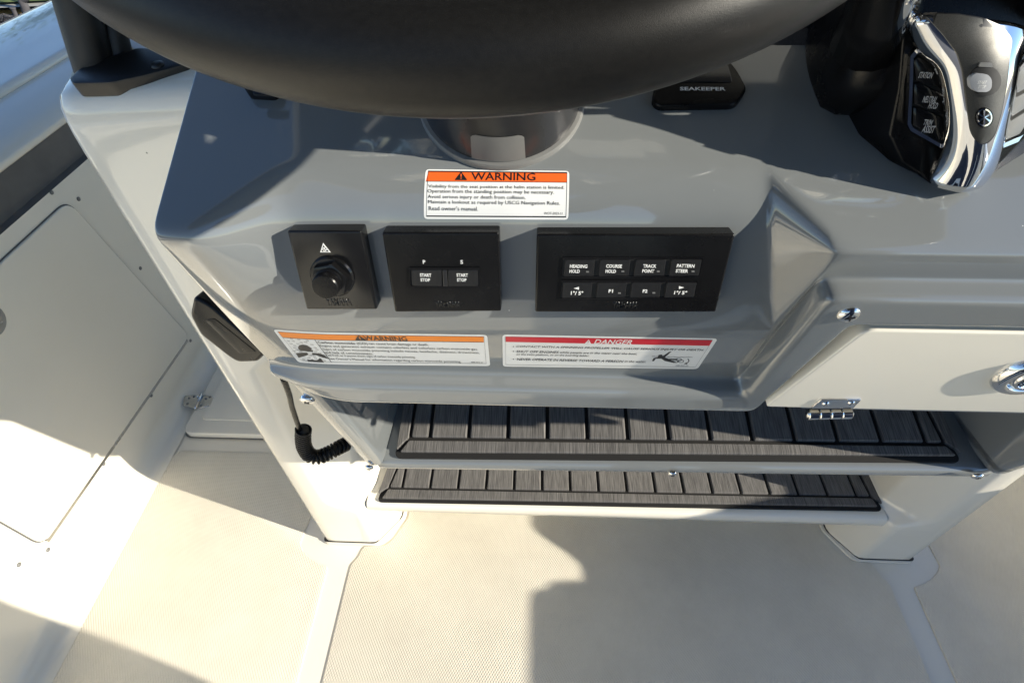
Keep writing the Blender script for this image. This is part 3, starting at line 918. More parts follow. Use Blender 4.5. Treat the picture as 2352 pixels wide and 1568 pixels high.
drape_poly('pictogram', s3, zd([(1440, 1160), (1450, 1140), (1475, 1137), (1485, 1150), (1535, 1115), (1556, 1112), (1500, 1160), (1530, 1172), (1600, 1172), (1612, 1180), (1545, 1182), (1600, 1200), (1560, 1203), (1500, 1190), (1470, 1170), (1425, 1172), (1410, 1192), (1394, 1190), (1408, 1166)]), Z3, 'ink', l3, dC, 4, 3)
stroke(s3, zd([(1392, 1152), (1410, 1150), (1425, 1154), (1440, 1150)]), .0005, 'water_line', 'ink', l3, dC, Z3)
stroke(s3, zd([(1520, 1154), (1545, 1160), (1570, 1154), (1600, 1160), (1630, 1155), (1660, 1161), (1690, 1156), (1730, 1160)]), .0005, 'water_line', 'ink', l3, dC, Z3)
for c in ((1585, 1195), (1632, 1192), (1615, 1178)):
    stroke(s3, zd(circle(c[0], c[1], 22, 14, 12) + [(c[0] + 22, c[1])]), .0005, 'propeller_outline', 'ink', l3, dC, Z3 + .00004)
stroke(s3, zd([(1690, 1172), (1700, 1188), (1688, 1204), (1668, 1213)]), .0007, 'arrow', 'ink', l3, dC, Z3)
drape_poly('arrow', s3, zd([(1655, 1214), (1680, 1202), (1686, 1218)]), Z3, 'ink', l3, dC, 1, 1)

# ---------------------------------------------------------------- control panels on the pocket face
nF = Vector((0, -.974, .226)).normalized()
pF = Vector((0, .2872, 1.0267)) + nF * .0005
def panel(name, label, quad, thick, matname, bev=.0032):
    """quad: picture corners of the front face (ll, lr, ur, ul)"""
    sh = Sheet(pF + nF * thick, nF)
    t = thing(name, label, 'control panel', sh.m @ Vector((*sh.px(*quad[0]), 0)))
    poly = round_poly(sh.poly(quad), .0012, 2)
    sh.prism('faceplate', poly, -thick - .002, 0, matname, t, bev, 40, 3)
    return t, sh
TH = .0105
# kill switch
k, ks = panel('kill_switch_panel', 'small black panel with a round knob and triangle symbol', [(704, 711), (866, 711), (829, 530), (659, 530)], TH, 'glossblack')
c0 = ks.px(764, 634)
def on_sheet(sh, bm, x, y, z=0.0):
    bmesh.ops.translate(bm, verts=bm.verts, vec=(x, y, z)); return sh.put(bm)
bm_obj('flange', on_sheet(ks, lathe_bm([(.0142, 0), (.0142, .0012), (.0132, .0022), (.010, .0024), (0, .0024)], 36), *c0), 'glossblack', k, angle=40)
hexp = [(.0122 * math.cos(math.radians(60 * i + 12)), .0122 * math.sin(math.radians(60 * i + 12))) for i in range(6)]
bm_obj('nut', on_sheet(ks, prism_bm(hexp, .0022, .0072, .0014, 2), *c0), 'glossblack', k, angle=30)
bm_obj('collar', on_sheet(ks, lathe_bm([(.0088, .006), (.0088, .0080), (.0078, .0088), (0, .0088)], 30), *c0), 'blackplastic', k, angle=40)
bm_obj('knob', on_sheet(ks, lathe_bm([(.0074, .0085), (.0076, .0105), (.0084, .0110), (.0084, .0150), (.0077, .0158), (.003, .0161), (0, .0161)], 36), *c0), 'blackplastic', k, angle=40)
def zs(pts): return [((1000 + x * .42517) / 1.7142857, (850 + y * .42517) / 1.7142857) for x, y in pts]
tri_o = ks.poly(zs([(614, 336), (711, 336), (641, 250)])); tri_i = ks.poly(zs([(626, 330), (695, 330), (643, 268)]))
bm_obj('symbol', ks.put(ring_bm(tri_o, tri_i, .0001, .0003)), 'print', k)
bm_obj('symbol', ks.put(ring_bm(ks.poly(zs(circle(656, 307, 21, 16, 20))), ks.poly(zs(circle(656, 307, 15, 16, 14))), .0001, .0003)), 'print', k)
ks.prism('symbol', ks.poly(zs([(644, 299), (650, 295), (670, 315), (663, 320)])), .0001, .0003, 'print', k)
def emboss(sh, u0, v0, u1, v1, parent):
    a, b = sh.px(u0, v0), sh.px(u1, v1)
    bm = text_bm('YAMAHA', b[0] - a[0], b[1] - a[1], .02)
    r = bmesh.ops.extrude_face_region(bm, geom=bm.faces[:])
    bmesh.ops.translate(bm, verts=[g for g in r['geom'] if isinstance(g, bmesh.types.BMVert)], vec=(0, 0, .0003))
    bmesh.ops.translate(bm, verts=bm.verts, vec=(a[0], a[1], -.0001))
    bm_obj('embossed_lettering', sh.put(bm), 'glossblack', parent)
emboss(ks, 751, 701, 806, 685, k)
# start stop
q, qs = panel('start_stop_panel', 'black panel with two start stop buttons in its middle', [(907, 717), (1151, 715), (1146, 534), (877, 534)], TH, 'blackplastic')
pocket = qs.poly(zs([(1455, 648), (2090, 648), (2088, 484), (1445, 484)]))
bm_obj('button_surround', qs.put(ring_bm(inset(pocket, -.0008), inset(pocket, .0007), -.0002, .0011)), 'glossblack', q)
qs.prism('button_well', pocket, .00005, .0004, 'deepblack', q)
for quad, tx in (([(1470, 637), (1748, 640), (1745, 492), (1462, 492)], [('START', 1543, 551, 1648, 520), ('STOP', 1548, 595, 1637, 565)]),
                 ([(1803, 640), (2080, 640), (2074, 492), (1800, 492)], [('START', 1880, 551, 1986, 520), ('STOP', 1884, 595, 1972, 565)])):
    b_ = qs.prism('button', round_poly(qs.poly(zs(quad)), .0008, 2), .0004, .0016, 'key', q, .0005)
    for body, x0, y0, x1, y1 in tx:
        (u0, v0), (u1, v1) = zs([(x0, y0), (x1, y1)])
        bm = qs.text('lettering', body, u0, v0, u1, v1, 'print', b_, .0018, .03)
qs.prism('divider', qs.poly(zs([(1755, 640), (1800, 640), (1788, 492), (1748, 492)])), .0004, .0020, 'bezelgray', q, .0005)
for body, x0, y0, x1, y1 in (('P', 1566, 443, 1590, 408), ('S', 1912, 443, 1938, 408)):
    (u0, v0), (u1, v1) = zs([(x0, y0), (x1, y1)])
    qs.text('lettering', body, u0, v0, u1, v1, 'print', q, .0002, .02)
emboss(qs, 1000, 705, 1057, 691, q)
# autopilot keypad
a_, as_ = panel('autopilot_keypad', 'wide black keypad panel with eight labelled keys', [(1229, 717), (1644, 717), (1689, 538), (1233, 538)], TH, 'blackplastic', .0035)
def zk(pts): return [((1900 + x * .47826) / 1.7142857, (850 + y * .47826) / 1.7142857) for x, y in pts]
for row in ([(650, 502), (1780, 492), (1812, 345), (660, 345)], [(638, 678), (1740, 668), (1768, 537), (650, 533)]):
    pk = as_.poly(zk(row))
    bm_obj('key_surround', as_.put(ring_bm(inset(pk, -.0006), inset(pk, .0006), -.0002, .0008)), 'glossblack', a_)
    as_.prism('key_well', pk, .00005, .0004, 'deepblack', a_)
KEYS = [
    ([(668, 490), (910, 485), (922, 354), (680, 354)], [('HEADING', 717, 417, 860, 388), ('HOLD', 714, 458, 798, 429)], 1),
    ([(952, 488), (1200, 482), (1214, 354), (968, 354)], [('COURSE', 1013, 416, 1143, 387), ('HOLD', 1009, 458, 1094, 429)], 1),
    ([(1240, 486), (1490, 482), (1508, 354), (1260, 354)], [('TRACK', 1316, 415, 1425, 387), ('POINT', 1309, 456, 1407, 428)], 1),
    ([(1530, 486), (1775, 482), (1800, 354), (1552, 352)], [('PATTERN', 1592, 413, 1736, 385), ('STEER', 1583, 455, 1684, 427)], 1),
    ([(655, 666), (890, 662), (902, 542), (664, 540)], [('1\u00b0/ 5\u00b0', 725, 638, 826, 606)], 2),
    ([(932, 664), (1172, 660), (1186, 542), (946, 542)], [('F1', 1034, 620, 1070, 593)], 1),
    ([(1210, 662), (1454, 658), (1470, 542), (1228, 542)], [('F2', 1313, 620, 1352, 593)], 1),
    ([(1492, 662), (1735, 658), (1760, 543), (1512, 542)], [('1\u00b0/ 5\u00b0', 1570, 634, 1675, 604)], 3)]
for quad, tx, kind in KEYS:
    b_ = as_.prism('key', round_poly(as_.poly(zk(quad)), .0006, 2), .0004, .0017, 'key', a_, .0005)
    for body, x0, y0, x1, y1 in tx:
        (u0, v0), (u1, v1) = zk([(x0, y0), (x1, y1)])
        as_.text('lettering', body, u0, v0, u1, v1, 'print', b_, .0019, .03)
    if kind == 2: as_.prism('arrow', as_.poly(zk([(750, 584), (792, 596), (792, 572)])), .0017, .0020, 'print', b_)
    if kind == 3: as_.prism('arrow', as_.poly(zk([(1612, 590), (1652, 578), (1612, 567)])), .0017, .0020, 'print', b_)
    if kind == 1:
        x, y = quad[1][0] - 48, quad[1][1] - 36
        as_.prism('indicator', as_.poly(zk([(x - 12, y + 6), (x + 12, y + 6), (x + 12, y - 6), (x - 12, y - 6)])), .0017, .0019, 'satin', b_)
emboss(as_, 1406, 707, 1466, 693, a_)

# ---------------------------------------------------------------- steering wheel and column
PHI = math.radians(28)
WR, Wr = .1770, .0165
wb = Vector((-.0263, .1635, 1.1436))
we = Vector((0, math.cos(PHI), math.sin(PHI))); wnv = Vector((0, -math.sin(PHI), math.cos(PHI)))
wc = wb + we * WR
wheel = thing('steering_wheel', 'black steering wheel with thick soft-grip rim above the dash', 'steering wheel', mat=frame(wc, (1, 0, 0), wnv))
bm = bmesh.new(); rows = []
NA, NB = 160, 28
for i in range(NA):
    a = 2 * math.pi * i / NA
    rows.append([bm.verts.new(((WR + Wr * math.cos(2 * math.pi * j / NB)) * math.cos(a), (WR + Wr * math.cos(2 * math.pi * j / NB)) * math.sin(a), Wr * math.sin(2 * math.pi * j / NB))) for j in range(NB)])
for i in range(NA):
    for j in range(NB):
        bm.faces.new((rows[i][j], rows[(i + 1) % NA][j], rows[(i + 1) % NA][(j + 1) % NB], rows[i][(j + 1) % NB]))
bm_obj('rim', bm, 'rim', wheel, smooth=True, world=False)
for a in (90, 90 + 72, 90 + 144, 90 + 216, 90 + 288):
    r = math.radians(a)
    d = Vector((math.cos(r), math.sin(r), 0))
    pts = [d * .03 + Vector((0, 0, -.035)), d * .07 + Vector((0, 0, -.03)), d * .12 + Vector((0, 0, -.012)), d * (WR - .008)]
    side = Vector((-d.y, d.x, 0))
    rows_ = []
    for p, w in zip(spline(pts, 5), [.024 - .011 * math.sin(math.pi * i / 15) for i in range(16)]):
        rows_.append([p - side * w, p - side * w * .8 + Vector((0, 0, .004)), p + side * w * .8 + Vector((0, 0, .004)), p + side * w, p + side * w * .8 - Vector((0, 0, .004)), p - side * w * .8 - Vector((0, 0, .004))])
    wm_ = wmat(wheel)
    grid_obj('spoke', [[wm_ @ q for q in r] for r in rows_], 'chrome', wheel, closed=True, angle=50)
bm_obj('hub', lathe_bm([(0, -.012), (.03, -.014), (.042, -.022), (.044, -.045), (.03, -.05), (0, -.05)], 32), 'glossblack', wheel, world=False, angle=40)

nD = Vector((0, -SL, 1)).normalized()
bz = thing('helm_bezel', 'dark grey round steering column housing with a front tab', 'column housing', (-.0215, .345, topz(.345)), mat=frame((-.0215, .3472, topz(.3472)), (1, 0, 0), nD))
bm_obj('flange', lathe_bm([(.0528, -.004), (.0528, .0015), (.0518, .003), (.0495, .0036), (0, .0036)], 64), 'satin', bz, world=False, angle=40)
bm_obj('housing', lathe_bm([(.0496, .003), (.0492, .006), (.0470, .020), (.0455, .034), (.0450, .060), (.0445, .088), (.041, .096), (.030, .100), (0, .101)], 64), 'bezelgray', bz, world=False, angle=50)
# front tab, curved with the housing
rows = []
for h in (.0038, .0065, .010, .015, .020, .0215, .0225):
    r_ = .0500 - (h - .003) * .145
    half = 19 if h < .021 else (17.5 if h < .022 else 15)
    rows.append([Vector((r_ * math.sin(math.radians(-half + 2 * half * i / 14)), -r_ * math.cos(math.radians(-half + 2 * half * i / 14)), h)) + Vector((0, 0, 0)) for i in range(15)])
bzm = wmat(bz)
o = grid_obj('front_tab', [[bzm @ p for p in r] for r in rows], 'satin', bz, smooth=True)
bm_obj('column', lathe_bm([(.022, .09), (.020, .13), (0, .131)], 24), 'blackplastic', bz, world=False, smooth=True)

# small round items on the dash left of the column
pD = Vector((0, .2574, 1.0132)); dsh = Sheet(pD, nD)
t = thing('dash_switch', 'small low black switch housing on the dash behind the wheel rim', 'switch', on_plane(600, 218, pD, nD))
dsh.prism('body', round_poly(dsh.poly([(572, 228), (640, 232), (650, 200), (575, 196)]), .004, 3), -.002, .009, 'blackplastic', t, .002, 40)
dsh.prism('rocker', round_poly(dsh.poly([(582, 222), (630, 225), (638, 206), (584, 204)], .009), .002, 2), .009, .011, 'glossblack', t, .001, 40)

# stabiliser display
t = thing('stabiliser_display', 'low black display unit with white lettering on the dash near the throttle', 'display', on_plane(1610, 235, pD, nD))
hexo = dsh.poly([(1498, 228), (1512, 243), (1690, 240), (1718, 204), (1694, 160), (1660, 120), (1520, 120)], .0045)
dsh.prism('housing', round_poly(hexo, .004, 3), -.002, .0045, 'blackplastic', t, .002, 40, 3)
dsh.prism('screen', round_poly(dsh.poly([(1535, 190), (1682, 190), (1665, 130), (1535, 130)], .0045), .002, 2), .0045, .0050, 'screen', t, .0003)
dsh.text('lettering', 'SEAKEEPER', 1562, 208, 1667, 200, 'print', t, .0048, .02, 0, None, .0048)

# ---------------------------------------------------------------- throttle control
thr = thing('throttle_control', 'black and chrome engine throttle control with keypads on the dash', 'throttle', on_plane(2200, 437, pD, nD))
def zt(x, y): return ((3000 + x * .497349) / 1.7142857, (y * .497349) / 1.7142857)
def P3(x, y, depth):
    u, v = zt(x, y); return on_y(u, v, depth)
def facet(name, pts, faces, mat, parent=thr, sub=0, angle=35, thick=0.0):
    o = mesh_obj(name, [P3(*p) for p in pts], faces, mat, parent, angle=angle)
    if thick:
        md = o.modifiers.new('t', 'SOLIDIFY'); md.thickness = thick; md.offset = -1
        apply_mods(o)
    return o
# black body: front outline, widening backwards to the dash
front = [(1335, 1450, .292), (1235, 1370, .297), (1100, 1290, .302), (1010, 1080, .306), (1090, 700, .310), (1120, 300, .312), (1180, 60, .314), (1330, -120, .318),
         (2200, -120, .318), (2330, 300, .314), (2330, 900, .308), (2050, 1130, .302), (1800, 1380, .296), (1580, 1500, .290)]
back = [(1330, 1440, .300), (1180, 1395, .310), (850, 1260, .318), (680, 1060, .332), (560, 850, .352), (520, 560, .372), (600, 250, .385), (800, -60, .39),
        (2250, -60, .39), (2600, 300, .37), (2560, 800, .345), (2250, 1130, .325), (1850, 1400, .306), (1600, 1500, .296)]
nf_ = len(front)
vv = [P3(*p) for p in front] + [P3(*p) for p in back]
for i, p in enumerate(vv[nf_:]):
    pass
fc = [tuple(range(nf_))] + [(i, (i + 1) % nf_, nf_ + (i + 1) % nf_, nf_ + i) for i in range(nf_)]
# close down to behind
vv += [Vector((p.x, p.y + .03, max(p.z - .02, topz(p.y + .03) - .01))) for p in vv[nf_:2 * nf_]]
fc += [(nf_ + i, nf_ + (i + 1) % nf_, 2 * nf_ + (i + 1) % nf_, 2 * nf_ + i) for i in range(nf_)]
bm = bmesh.new(); V = [bm.verts.new(p) for p in vv]
for f in fc: bm.faces.new([V[i] for i in f])
bmesh.ops.recalc_face_normals(bm, faces=bm.faces)
bevel_bm(bm, .006, 3, 20)
bm_obj('body', bm, 'blackplastic', thr, angle=50)
# left lever hub and lever
hubc = P3(720, 360, .350)
bm = lathe_bm([(0, -.022), (.032, -.022), (.041, -.016), (.044, -.004), (.043, .018), (.038, .026), (.02, .03), (0, .03)], 40)
bmesh.ops.transform(bm, matrix=frame(hubc + Vector((.018, .012, 0)), (0, 0, 1), (-1, 0, 0)), verts=bm.verts)
bm_obj('lever_hub', bm, 'blackplastic', thr, angle=50)
bm = tube_bm([P3(860, 330, .335), P3(960, 60, .325), P3(1030, -250, .315), P3(1090, -600, .305)], [.020, .018, .016, .015], 16)
bm_obj('lever', bm, 'blackplastic', thr, smooth=True)
lv = facet('lever_trim', [(1022, 322, .318), (1062, 372, .316), (1140, 240, .309), (1222, 0, .300), (1300, -300, .292), (1220, -300, .290), (1100, 0, .298)], [(0, 1, 2, 6), (2, 3, 6), (3, 4, 5, 6)], 'chrome', thick=.004)
u0, v0 = zt(820, 40); u1, v1 = zt(862, 5)
lsh = Sheet(P3(840, 20, .322), (0, -1, .15))
lsh.text('lettering', 'DN', u0, v0, u1, v1, 'dimprint', thr, .0, .02)
# chrome fascia: strips around the insert
ch = [  # outer left, inner left
    (1190, 150, .306), (1275, 110, .300), (1240, 355, .304), (1480, 330, .296), (1410, 480, .300), (1560, 470, .292), (1455, 600, .298), (1590, 620, .290),
    (1495, 850, .294), (1620, 850, .287), (1500, 1080, .292), (1650, 1050, .284), (1440, 1290, .291), (1650, 1290, .283), (1330, 1450, .290), (1560, 1505, .284)]
rowsL = [[P3(*ch[i]), P3((ch[i][0] + ch[i + 1][0]) / 2, (ch[i][1] + ch[i + 1][1]) / 2, min(ch[i][2], ch[i + 1][2]) - .0015), P3(*ch[i + 1])] for i in range(0, len(ch), 2)]
chr_ = [(1275, 110, .300), (2000, 200, .300), (1480, 330, .296), (1975, 330, .296), (1560, 470, .292), (1960, 470, .292), (1590, 620, .290), (1945, 640, .290),
        (1620, 850, .287), (1890, 880, .287), (1650, 1050, .284), (1850, 1060, .284), (1650, 1290, .283), (1790, 1330, .286), (1560, 1505, .284), (1660, 1480, .288)]
crow = []
for i in range(0, len(ch), 2):
    a0, a1 = ch[i], ch[i + 1]
    b0, b1 = chr_[i], chr_[i + 1]
    mx_ = [(1860, 200), (1990, 340), (1975, 470), (1965, 640), (1905, 880), (1860, 1080), (1800, 1340), (1680, 1470)][i // 2]
    outR = [(2090, 260, .308), (2060, 360, .306), (2010, 500, .303), (1985, 660, .300), (1925, 900, .297), (1870, 1120, .294), (1810, 1345, .291), (1690, 1475, .290)][i // 2]
    mid = ((a1[0] + b1[0]) / 2, (a1[1] + b1[1]) / 2, a1[2] - .0035)
    crow.append([P3(*a0), P3((a0[0] * .6 + a1[0] * .4), (a0[1] * .6 + a1[1] * .4), (a0[2] + a1[2]) / 2 - .0025), P3(*a1), P3(*mid), P3(*b1), P3(*outR)])
fas = grid_obj('chrome_fascia', crow, 'chrome', thr, subsurf=2)
md = fas.modifiers.new('t', 'SOLIDIFY'); md.thickness = .006; md.offset = 0
apply_mods(fas); fas.data.shade_smooth()
_b2 = bmesh.new(); _b2.from_mesh(fas.data); bmesh.ops.transform(_b2, matrix=wmat(fas), verts=_b2.verts)
BV2 = BVHTree.FromBMesh(_b2)
def on_fascia(name, outline, lift, mat, parent=thr, n=8, smooth=True):
    """an outline cut fine and laid on the fascia, with thickness"""
    nn_ = Vector((0, -1, .25)).normalized()
    sh = Sheet(P3(1750, 700, .285), nn_)
    poly = [sh.px(*zt(x, y)) for x, y in outline]
    bm = bmesh.new(); bm.faces.new([bm.verts.new((x, y, 0)) for x, y in poly])
    x0, x1 = min(p[0] for p in poly), max(p[0] for p in poly); y0, y1 = min(p[1] for p in poly), max(p[1] for p in poly)
    for i in range(1, n):
        bmesh.ops.bisect_plane(bm, geom=bm.verts[:] + bm.edges[:] + bm.faces[:], plane_co=(x0 + (x1 - x0) * i / n, 0, 0), plane_no=(1, 0, 0))
        bmesh.ops.bisect_plane(bm, geom=bm.verts[:] + bm.edges[:] + bm.faces[:], plane_co=(0, y0 + (y1 - y0) * i / n, 0), plane_no=(0, 1, 0))
    sh.put(bm)
    for v in bm.verts:
        dv_ = (v.co - CAM).normalized()
        hit, _, _, _ = BV2.ray_cast(CAM, dv_, .6)
        if hit is None:
            hit = v.co + dv_ * ((BV2.find_nearest(v.co)[0] - v.co).dot(dv_))
        v.co = hit - dv_ * lift
    r = bmesh.ops.extrude_face_region(bm, geom=bm.faces[:])
    bmesh.ops.translate(bm, verts=[g for g in r['geom'] if isinstance(g, bmesh.types.BMVert)], vec=-nn_ * (abs(lift) + .0008))
    return bm_obj(name, bm, mat, parent, angle=40)
ins = round_poly([(1290, 115), (1420, 110), (1560, 118), (1750, 150), (1900, 215), (1978, 315), (1958, 460), (1935, 680), (1893, 900), (1845, 1060), (1800, 1120), (1745, 1140), (1690, 1100), (1655, 1040), (1620, 800), (1590, 560), (1545, 420), (1440, 280)], 30, 3)
on_fascia('fascia_outline', [(1745 + (x - 1745) * 1.035, 600 + (y - 600) * 1.02) for x, y in ins], .0004, 'ink')
insert = on_fascia('fascia_insert', ins, .0010, 'charcoal', n=12)
# start stop button in its round well
well = on_fascia('button_well', circle(1768, 640, 128, 24, 122), .0014, 'deepblack')
on_fascia('well_notch', round_poly([(1715, 530), (1830, 535), (1820, 500), (1730, 495)], 10, 2), .0017, 'satin', n=2)
btn = on_fascia('start_stop_button', round_poly([(1645, 620), (1690, 580), (1790, 590), (1822, 630), (1820, 700), (1790, 730), (1700, 730), (1650, 690)], 25, 3), .0032, 'dimprint', n=4)
def fas_text(body, x0, y0, x1, y1, lift, mat, parent, bold=.02):
    nn_ = Vector((0, -1, .25)).normalized(); sh = Sheet(P3((x0 + x1) / 2, (y0 + y1) / 2, .285), nn_)
    (ua, va), (ub, vb) = zt(x0, y0), zt(x1, y1)
    a, b = sh.px(ua, va), sh.px(ub, vb)
    bm = text_bm(body, b[0] - a[0], b[1] - a[1], bold)
    bmesh.ops.translate(bm, verts=bm.verts, vec=(a[0], a[1], 0)); sh.put(bm)
    for v in bm.verts:
        dv_ = (v.co - CAM).normalized()
        hit, _, _, _ = BV2.ray_cast(CAM, dv_, .6)
        if hit is not None: v.co = hit - dv_ * lift
    return bm_obj('lettering', bm, mat, parent)
fas_text('START', 1705, 668, 1785, 640, .0034, 'print', btn); fas_text('STOP', 1708, 702, 1780, 674, .0034, 'print', btn)
# round emblem: three crossed forks in a ring
em = on_fascia('emblem', circle(1762, 932, 72, 28, 80), .0014, 'glossblack', n=3)
on_fascia('emblem_ring', circle(1762, 932, 62, 28, 70), .0018, 'chrome', em, n=3)
on_fascia('emblem_disc', circle(1762, 932, 52, 28, 59), .0021, 'glossblack', em, n=3)
for k3 in range(6):
    a = math.radians(90 + 60 * k3)
    dx, dy = math.cos(a), -math.sin(a) * 1.13
    px_, py_ = -math.sin(a), -math.cos(a) * 1.13
    w = 7
    on_fascia('emblem_fork', [(1762 + px_ * w * .5, 932 + py_ * w * .5), (1762 - px_ * w * .5, 932 - py_ * w * .5), (1762 + dx * 50 - px_ * w, 932 + dy * 50 - py_ * w), (1762 + dx * 50 + px_ * w, 932 + dy * 50 + py_ * w)], .0024, 'chrome', em, n=1)
# left keypad: chrome frame, three keys
ksh = Sheet(P3(1300, 760, .303), Vector((-.25, -1, .18)).normalized())
def kp(pts): return [ksh.px(*zt(x, y)) for x, y in pts]
frame_o = [(1235, 360), (1390, 440), (1450, 600), (1490, 850), (1480, 1060), (1440, 1180), (1170, 1030), (1145, 980), (1160, 700), (1168, 440)]
frame_i = [(1240, 400), (1370, 470), (1425, 610), (1460, 850), (1455, 1040), (1420, 1140), (1190, 1005), (1172, 970), (1185, 700), (1192, 460)]
bm_obj('keypad_frame', ksh.put(ring_bm(kp(frame_o), kp(frame_i), -.004, .002)), 'chrome', thr, angle=30)
ksh.prism('keypad_back', kp(frame_i), -.004, -.001, 'deepblack', thr)
for quad, tx in (([(1195, 480), (1240, 440), (1380, 530), (1420, 700), (1215, 635)], [('STATION', 1228, 615, 1335, 565)]),
                 ([(1195, 660), (1240, 655), (1425, 740), (1445, 900), (1420, 905), (1200, 820)], [('NEUTRAL', 1260, 808, 1370, 755), ('HOLD', 1305, 855, 1375, 805)]),
                 ([(1192, 845), (1240, 850), (1435, 930), (1440, 1080), (1415, 1120), (1190, 985)], [('TRIM', 1265, 985, 1335, 940), ('ASSIST', 1255, 1045, 1350, 985)])):
    kk = ksh.prism('keypad_key', kp(quad), -.001, .0012, 'glossblack', thr, .0006, 40)
    for body, x0, y0, x1, y1 in tx:
        (ua, va), (ub, vb) = zt(x0, y0), zt(x1, y1)
        ksh.text('lettering', body, ua, va, ub, vb, 'dimprint', kk, .0014, .02, 0)
# right keypad
rsh = Sheet(P3(2000, 800, .300), Vector((.45, -1, .18)).normalized())
def rp(pts): return [rsh.px(*zt(x, y)) for x, y in pts]
fo = [(1935, 620), (2060, 470), (2180, 560), (2180, 1000), (2040, 1100), (1840, 1180)]
fi = [(1950, 640), (2055, 510), (2150, 580), (2150, 980), (2025, 1070), (1860, 1140)]
bm_obj('keypad_frame', rsh.put(ring_bm(rp(fo), rp(fi), -.004, .002)), 'chrome', thr, angle=30)
rsh.prism('keypad_back', rp(fi), -.004, -.001, 'deepblack', thr)
for quad in ([(1955, 650), (2055, 525), (2145, 590), (2140, 660), (1945, 770)], [(1938, 800), (2140, 690), (2140, 810), (1915, 950)], [(1905, 985), (2140, 840), (2140, 970), (2020, 1060), (1865, 1130)]):
    rsh.prism('keypad_key', rp(quad), -.001, .0012, 'satin', thr, .0006, 40)
# right lever, mostly out of the picture
bm = lathe_bm([(0, -.022), (.030, -.022), (.036, -.012), (.036, .02), (.025, .028), (0, .028)], 32)
bmesh.ops.transform(bm, matrix=frame(P3(2350, 330, .345) + Vector((.015, 0, 0)), (0, 0, 1), (1, 0, 0)), verts=bm.verts)
bm_obj('lever_hub', bm, 'blackplastic', thr, angle=50)
bm_obj('lever', tube_bm([P3(2330, 280, .335), P3(2420, 0, .32), P3(2480, -500, .30)], [.018, .016, .015], 16), 'blackplastic', thr, smooth=True)

# ---------------------------------------------------------------- upper dash with switch panel, above the picture
ud = thing('instrument_panel', 'black upper instrument panel with switch strips behind the throttle', 'instrument panel', (MID, .39, topz(.39)))
pU = on_plane(1850, 104, pD, nD)
nU = Vector((0, -.80, .60)).normalized()
ush = Sheet((MID, pU.y, pU.z), nU)
ush.prism('panel', round_poly([(-.40, -.004), (.41, -.004), (.41, .40), (-.40, .40)], .01, 3), -.02, 0, 'granular', ud, .003)
bm = box_bm((-.205, .46, 1.04), (.60, 1.75, 1.36), .03, 3)  # unseen housing, run far forward so its shadow covers the port gunwale
bm_obj('housing', bm, 'white', ud, angle=40)
def up(pts): return [ush.px(u, v) for u, v in pts]
y0 = ush.px(1900, 66)[1]; y1 = ush.px(1900, -60)[1]
xa = ush.px(1872, 66)[0]
sw = ush.prism('switch_strip', round_poly([(xa - .02, y0), (xa + .045, y0), (xa + .045, y1), (xa - .02, y1)], .002, 2), .0003, .003, 'switchskytint', ud, .0008)
ush.text('lettering', 'BILGE', 1881, 62, 1909, 53, 'dimprint', sw, .0033, .02)
ush.text('lettering', 'AUTO', 1884, 50, 1909, 42, 'dimprint', sw, .0033, .02)
y2 = ush.px(2300, 50)[1]; xb = ush.px(2200, 50)[0]
sw2 = ush.prism('switch_strip', round_poly([(xb, y2), (xb + .12, y2), (xb + .12, y1 + .01), (xb, y1 + .01)], .002, 2), .0003, .003, 'switchskytint', ud, .0008)
ush.text('lettering', 'AUDIO', 2236, 21, 2318, 3, 'dimprint', sw2, .0033, .01, .2)
for i, (x0_, x1_) in enumerate(((-.33, -.03), (-.01, .16))):
    ush.prism('display', round_poly([(x0_, .10), (x1_, .10), (x1_, .33), (x0_, .33)], .006, 3), .0003, .008, 'screen', ud, .002)

# ---------------------------------------------------------------- top frame post at the left, and the unseen hard top that blocks sky light
SB = Sheet((-.40, .53, 1.0045), Vector((0, -.24, 1)).normalized())
tf = thing('top_post', 'black powder coated post and base plate on the console corner', 'post', (-.40, .55, 1.0))
bp_ = [(158, 186), (192, 155), (300, 118), (430, 128), (436, 158), (330, 186), (250, 203), (168, 205)]
SB.prism('base_plate', round_poly([SB.px(u, v, .008) for u, v in [(160, 182), (196, 152), (320, 112), (432, 122), (436, 150), (330, 178), (255, 194), (168, 196)]], .004, 3), -.004, .010, 'powder', tf, .003, 40)
q0, q1 = on_y(224, 180, .532), on_y(173, 0, .540)
bm_obj('pipe', tube_bm([q0 - Vector((0, 0, .01)), q0, q0.lerp(q1, .5), q1, q1 + Vector((.01, .02, .35)), q1 + Vector((.03, .05, .975))], .0178, 28), 'powder', tf, smooth=True)
bm_obj('weld', tube_bm([q0 - Vector((0, 0, .006)), q0 + Vector((0, 0, .003)), q0 + Vector((0, 0, .008))], [.0225, .0215, .0179], 28), 'powder', tf, smooth=True)
b0, b1 = on_y(284, 172, .548), on_y(262, 84, .556)
bm_obj('brace', tube_bm([b0 - Vector((0, 0, .01)), b0, b1, b1 + (b1 - b0) * 3 + Vector((.02, .08, .1)), b1 + Vector((.12, .40, .45))], .0125, 20), 'powder', tf, smooth=True)
bm_obj('bolt', on_sheet(SB, lathe_bm([(.006, .009), (.006, .011), (.003, .0125), (0, .0125)], 16), *SB.px(362, 150, .01)), 'powder', tf, smooth=True)
tf2 = thing('top_post', 'black powder coated post on the far right corner of the console', 'post', (.785, .55, 1.0))
bm_obj('pipe', tube_bm([(.80, .56, 1.0), (.83, .62, 1.3), (.86, .70, 2.05)], .0235, 20), 'powder', tf2, smooth=True)
ht = thing('unseen_hard_top', 'unseen white hard top above the helm, sized to block sky light', 'roof', (MID, .9, 2.05))
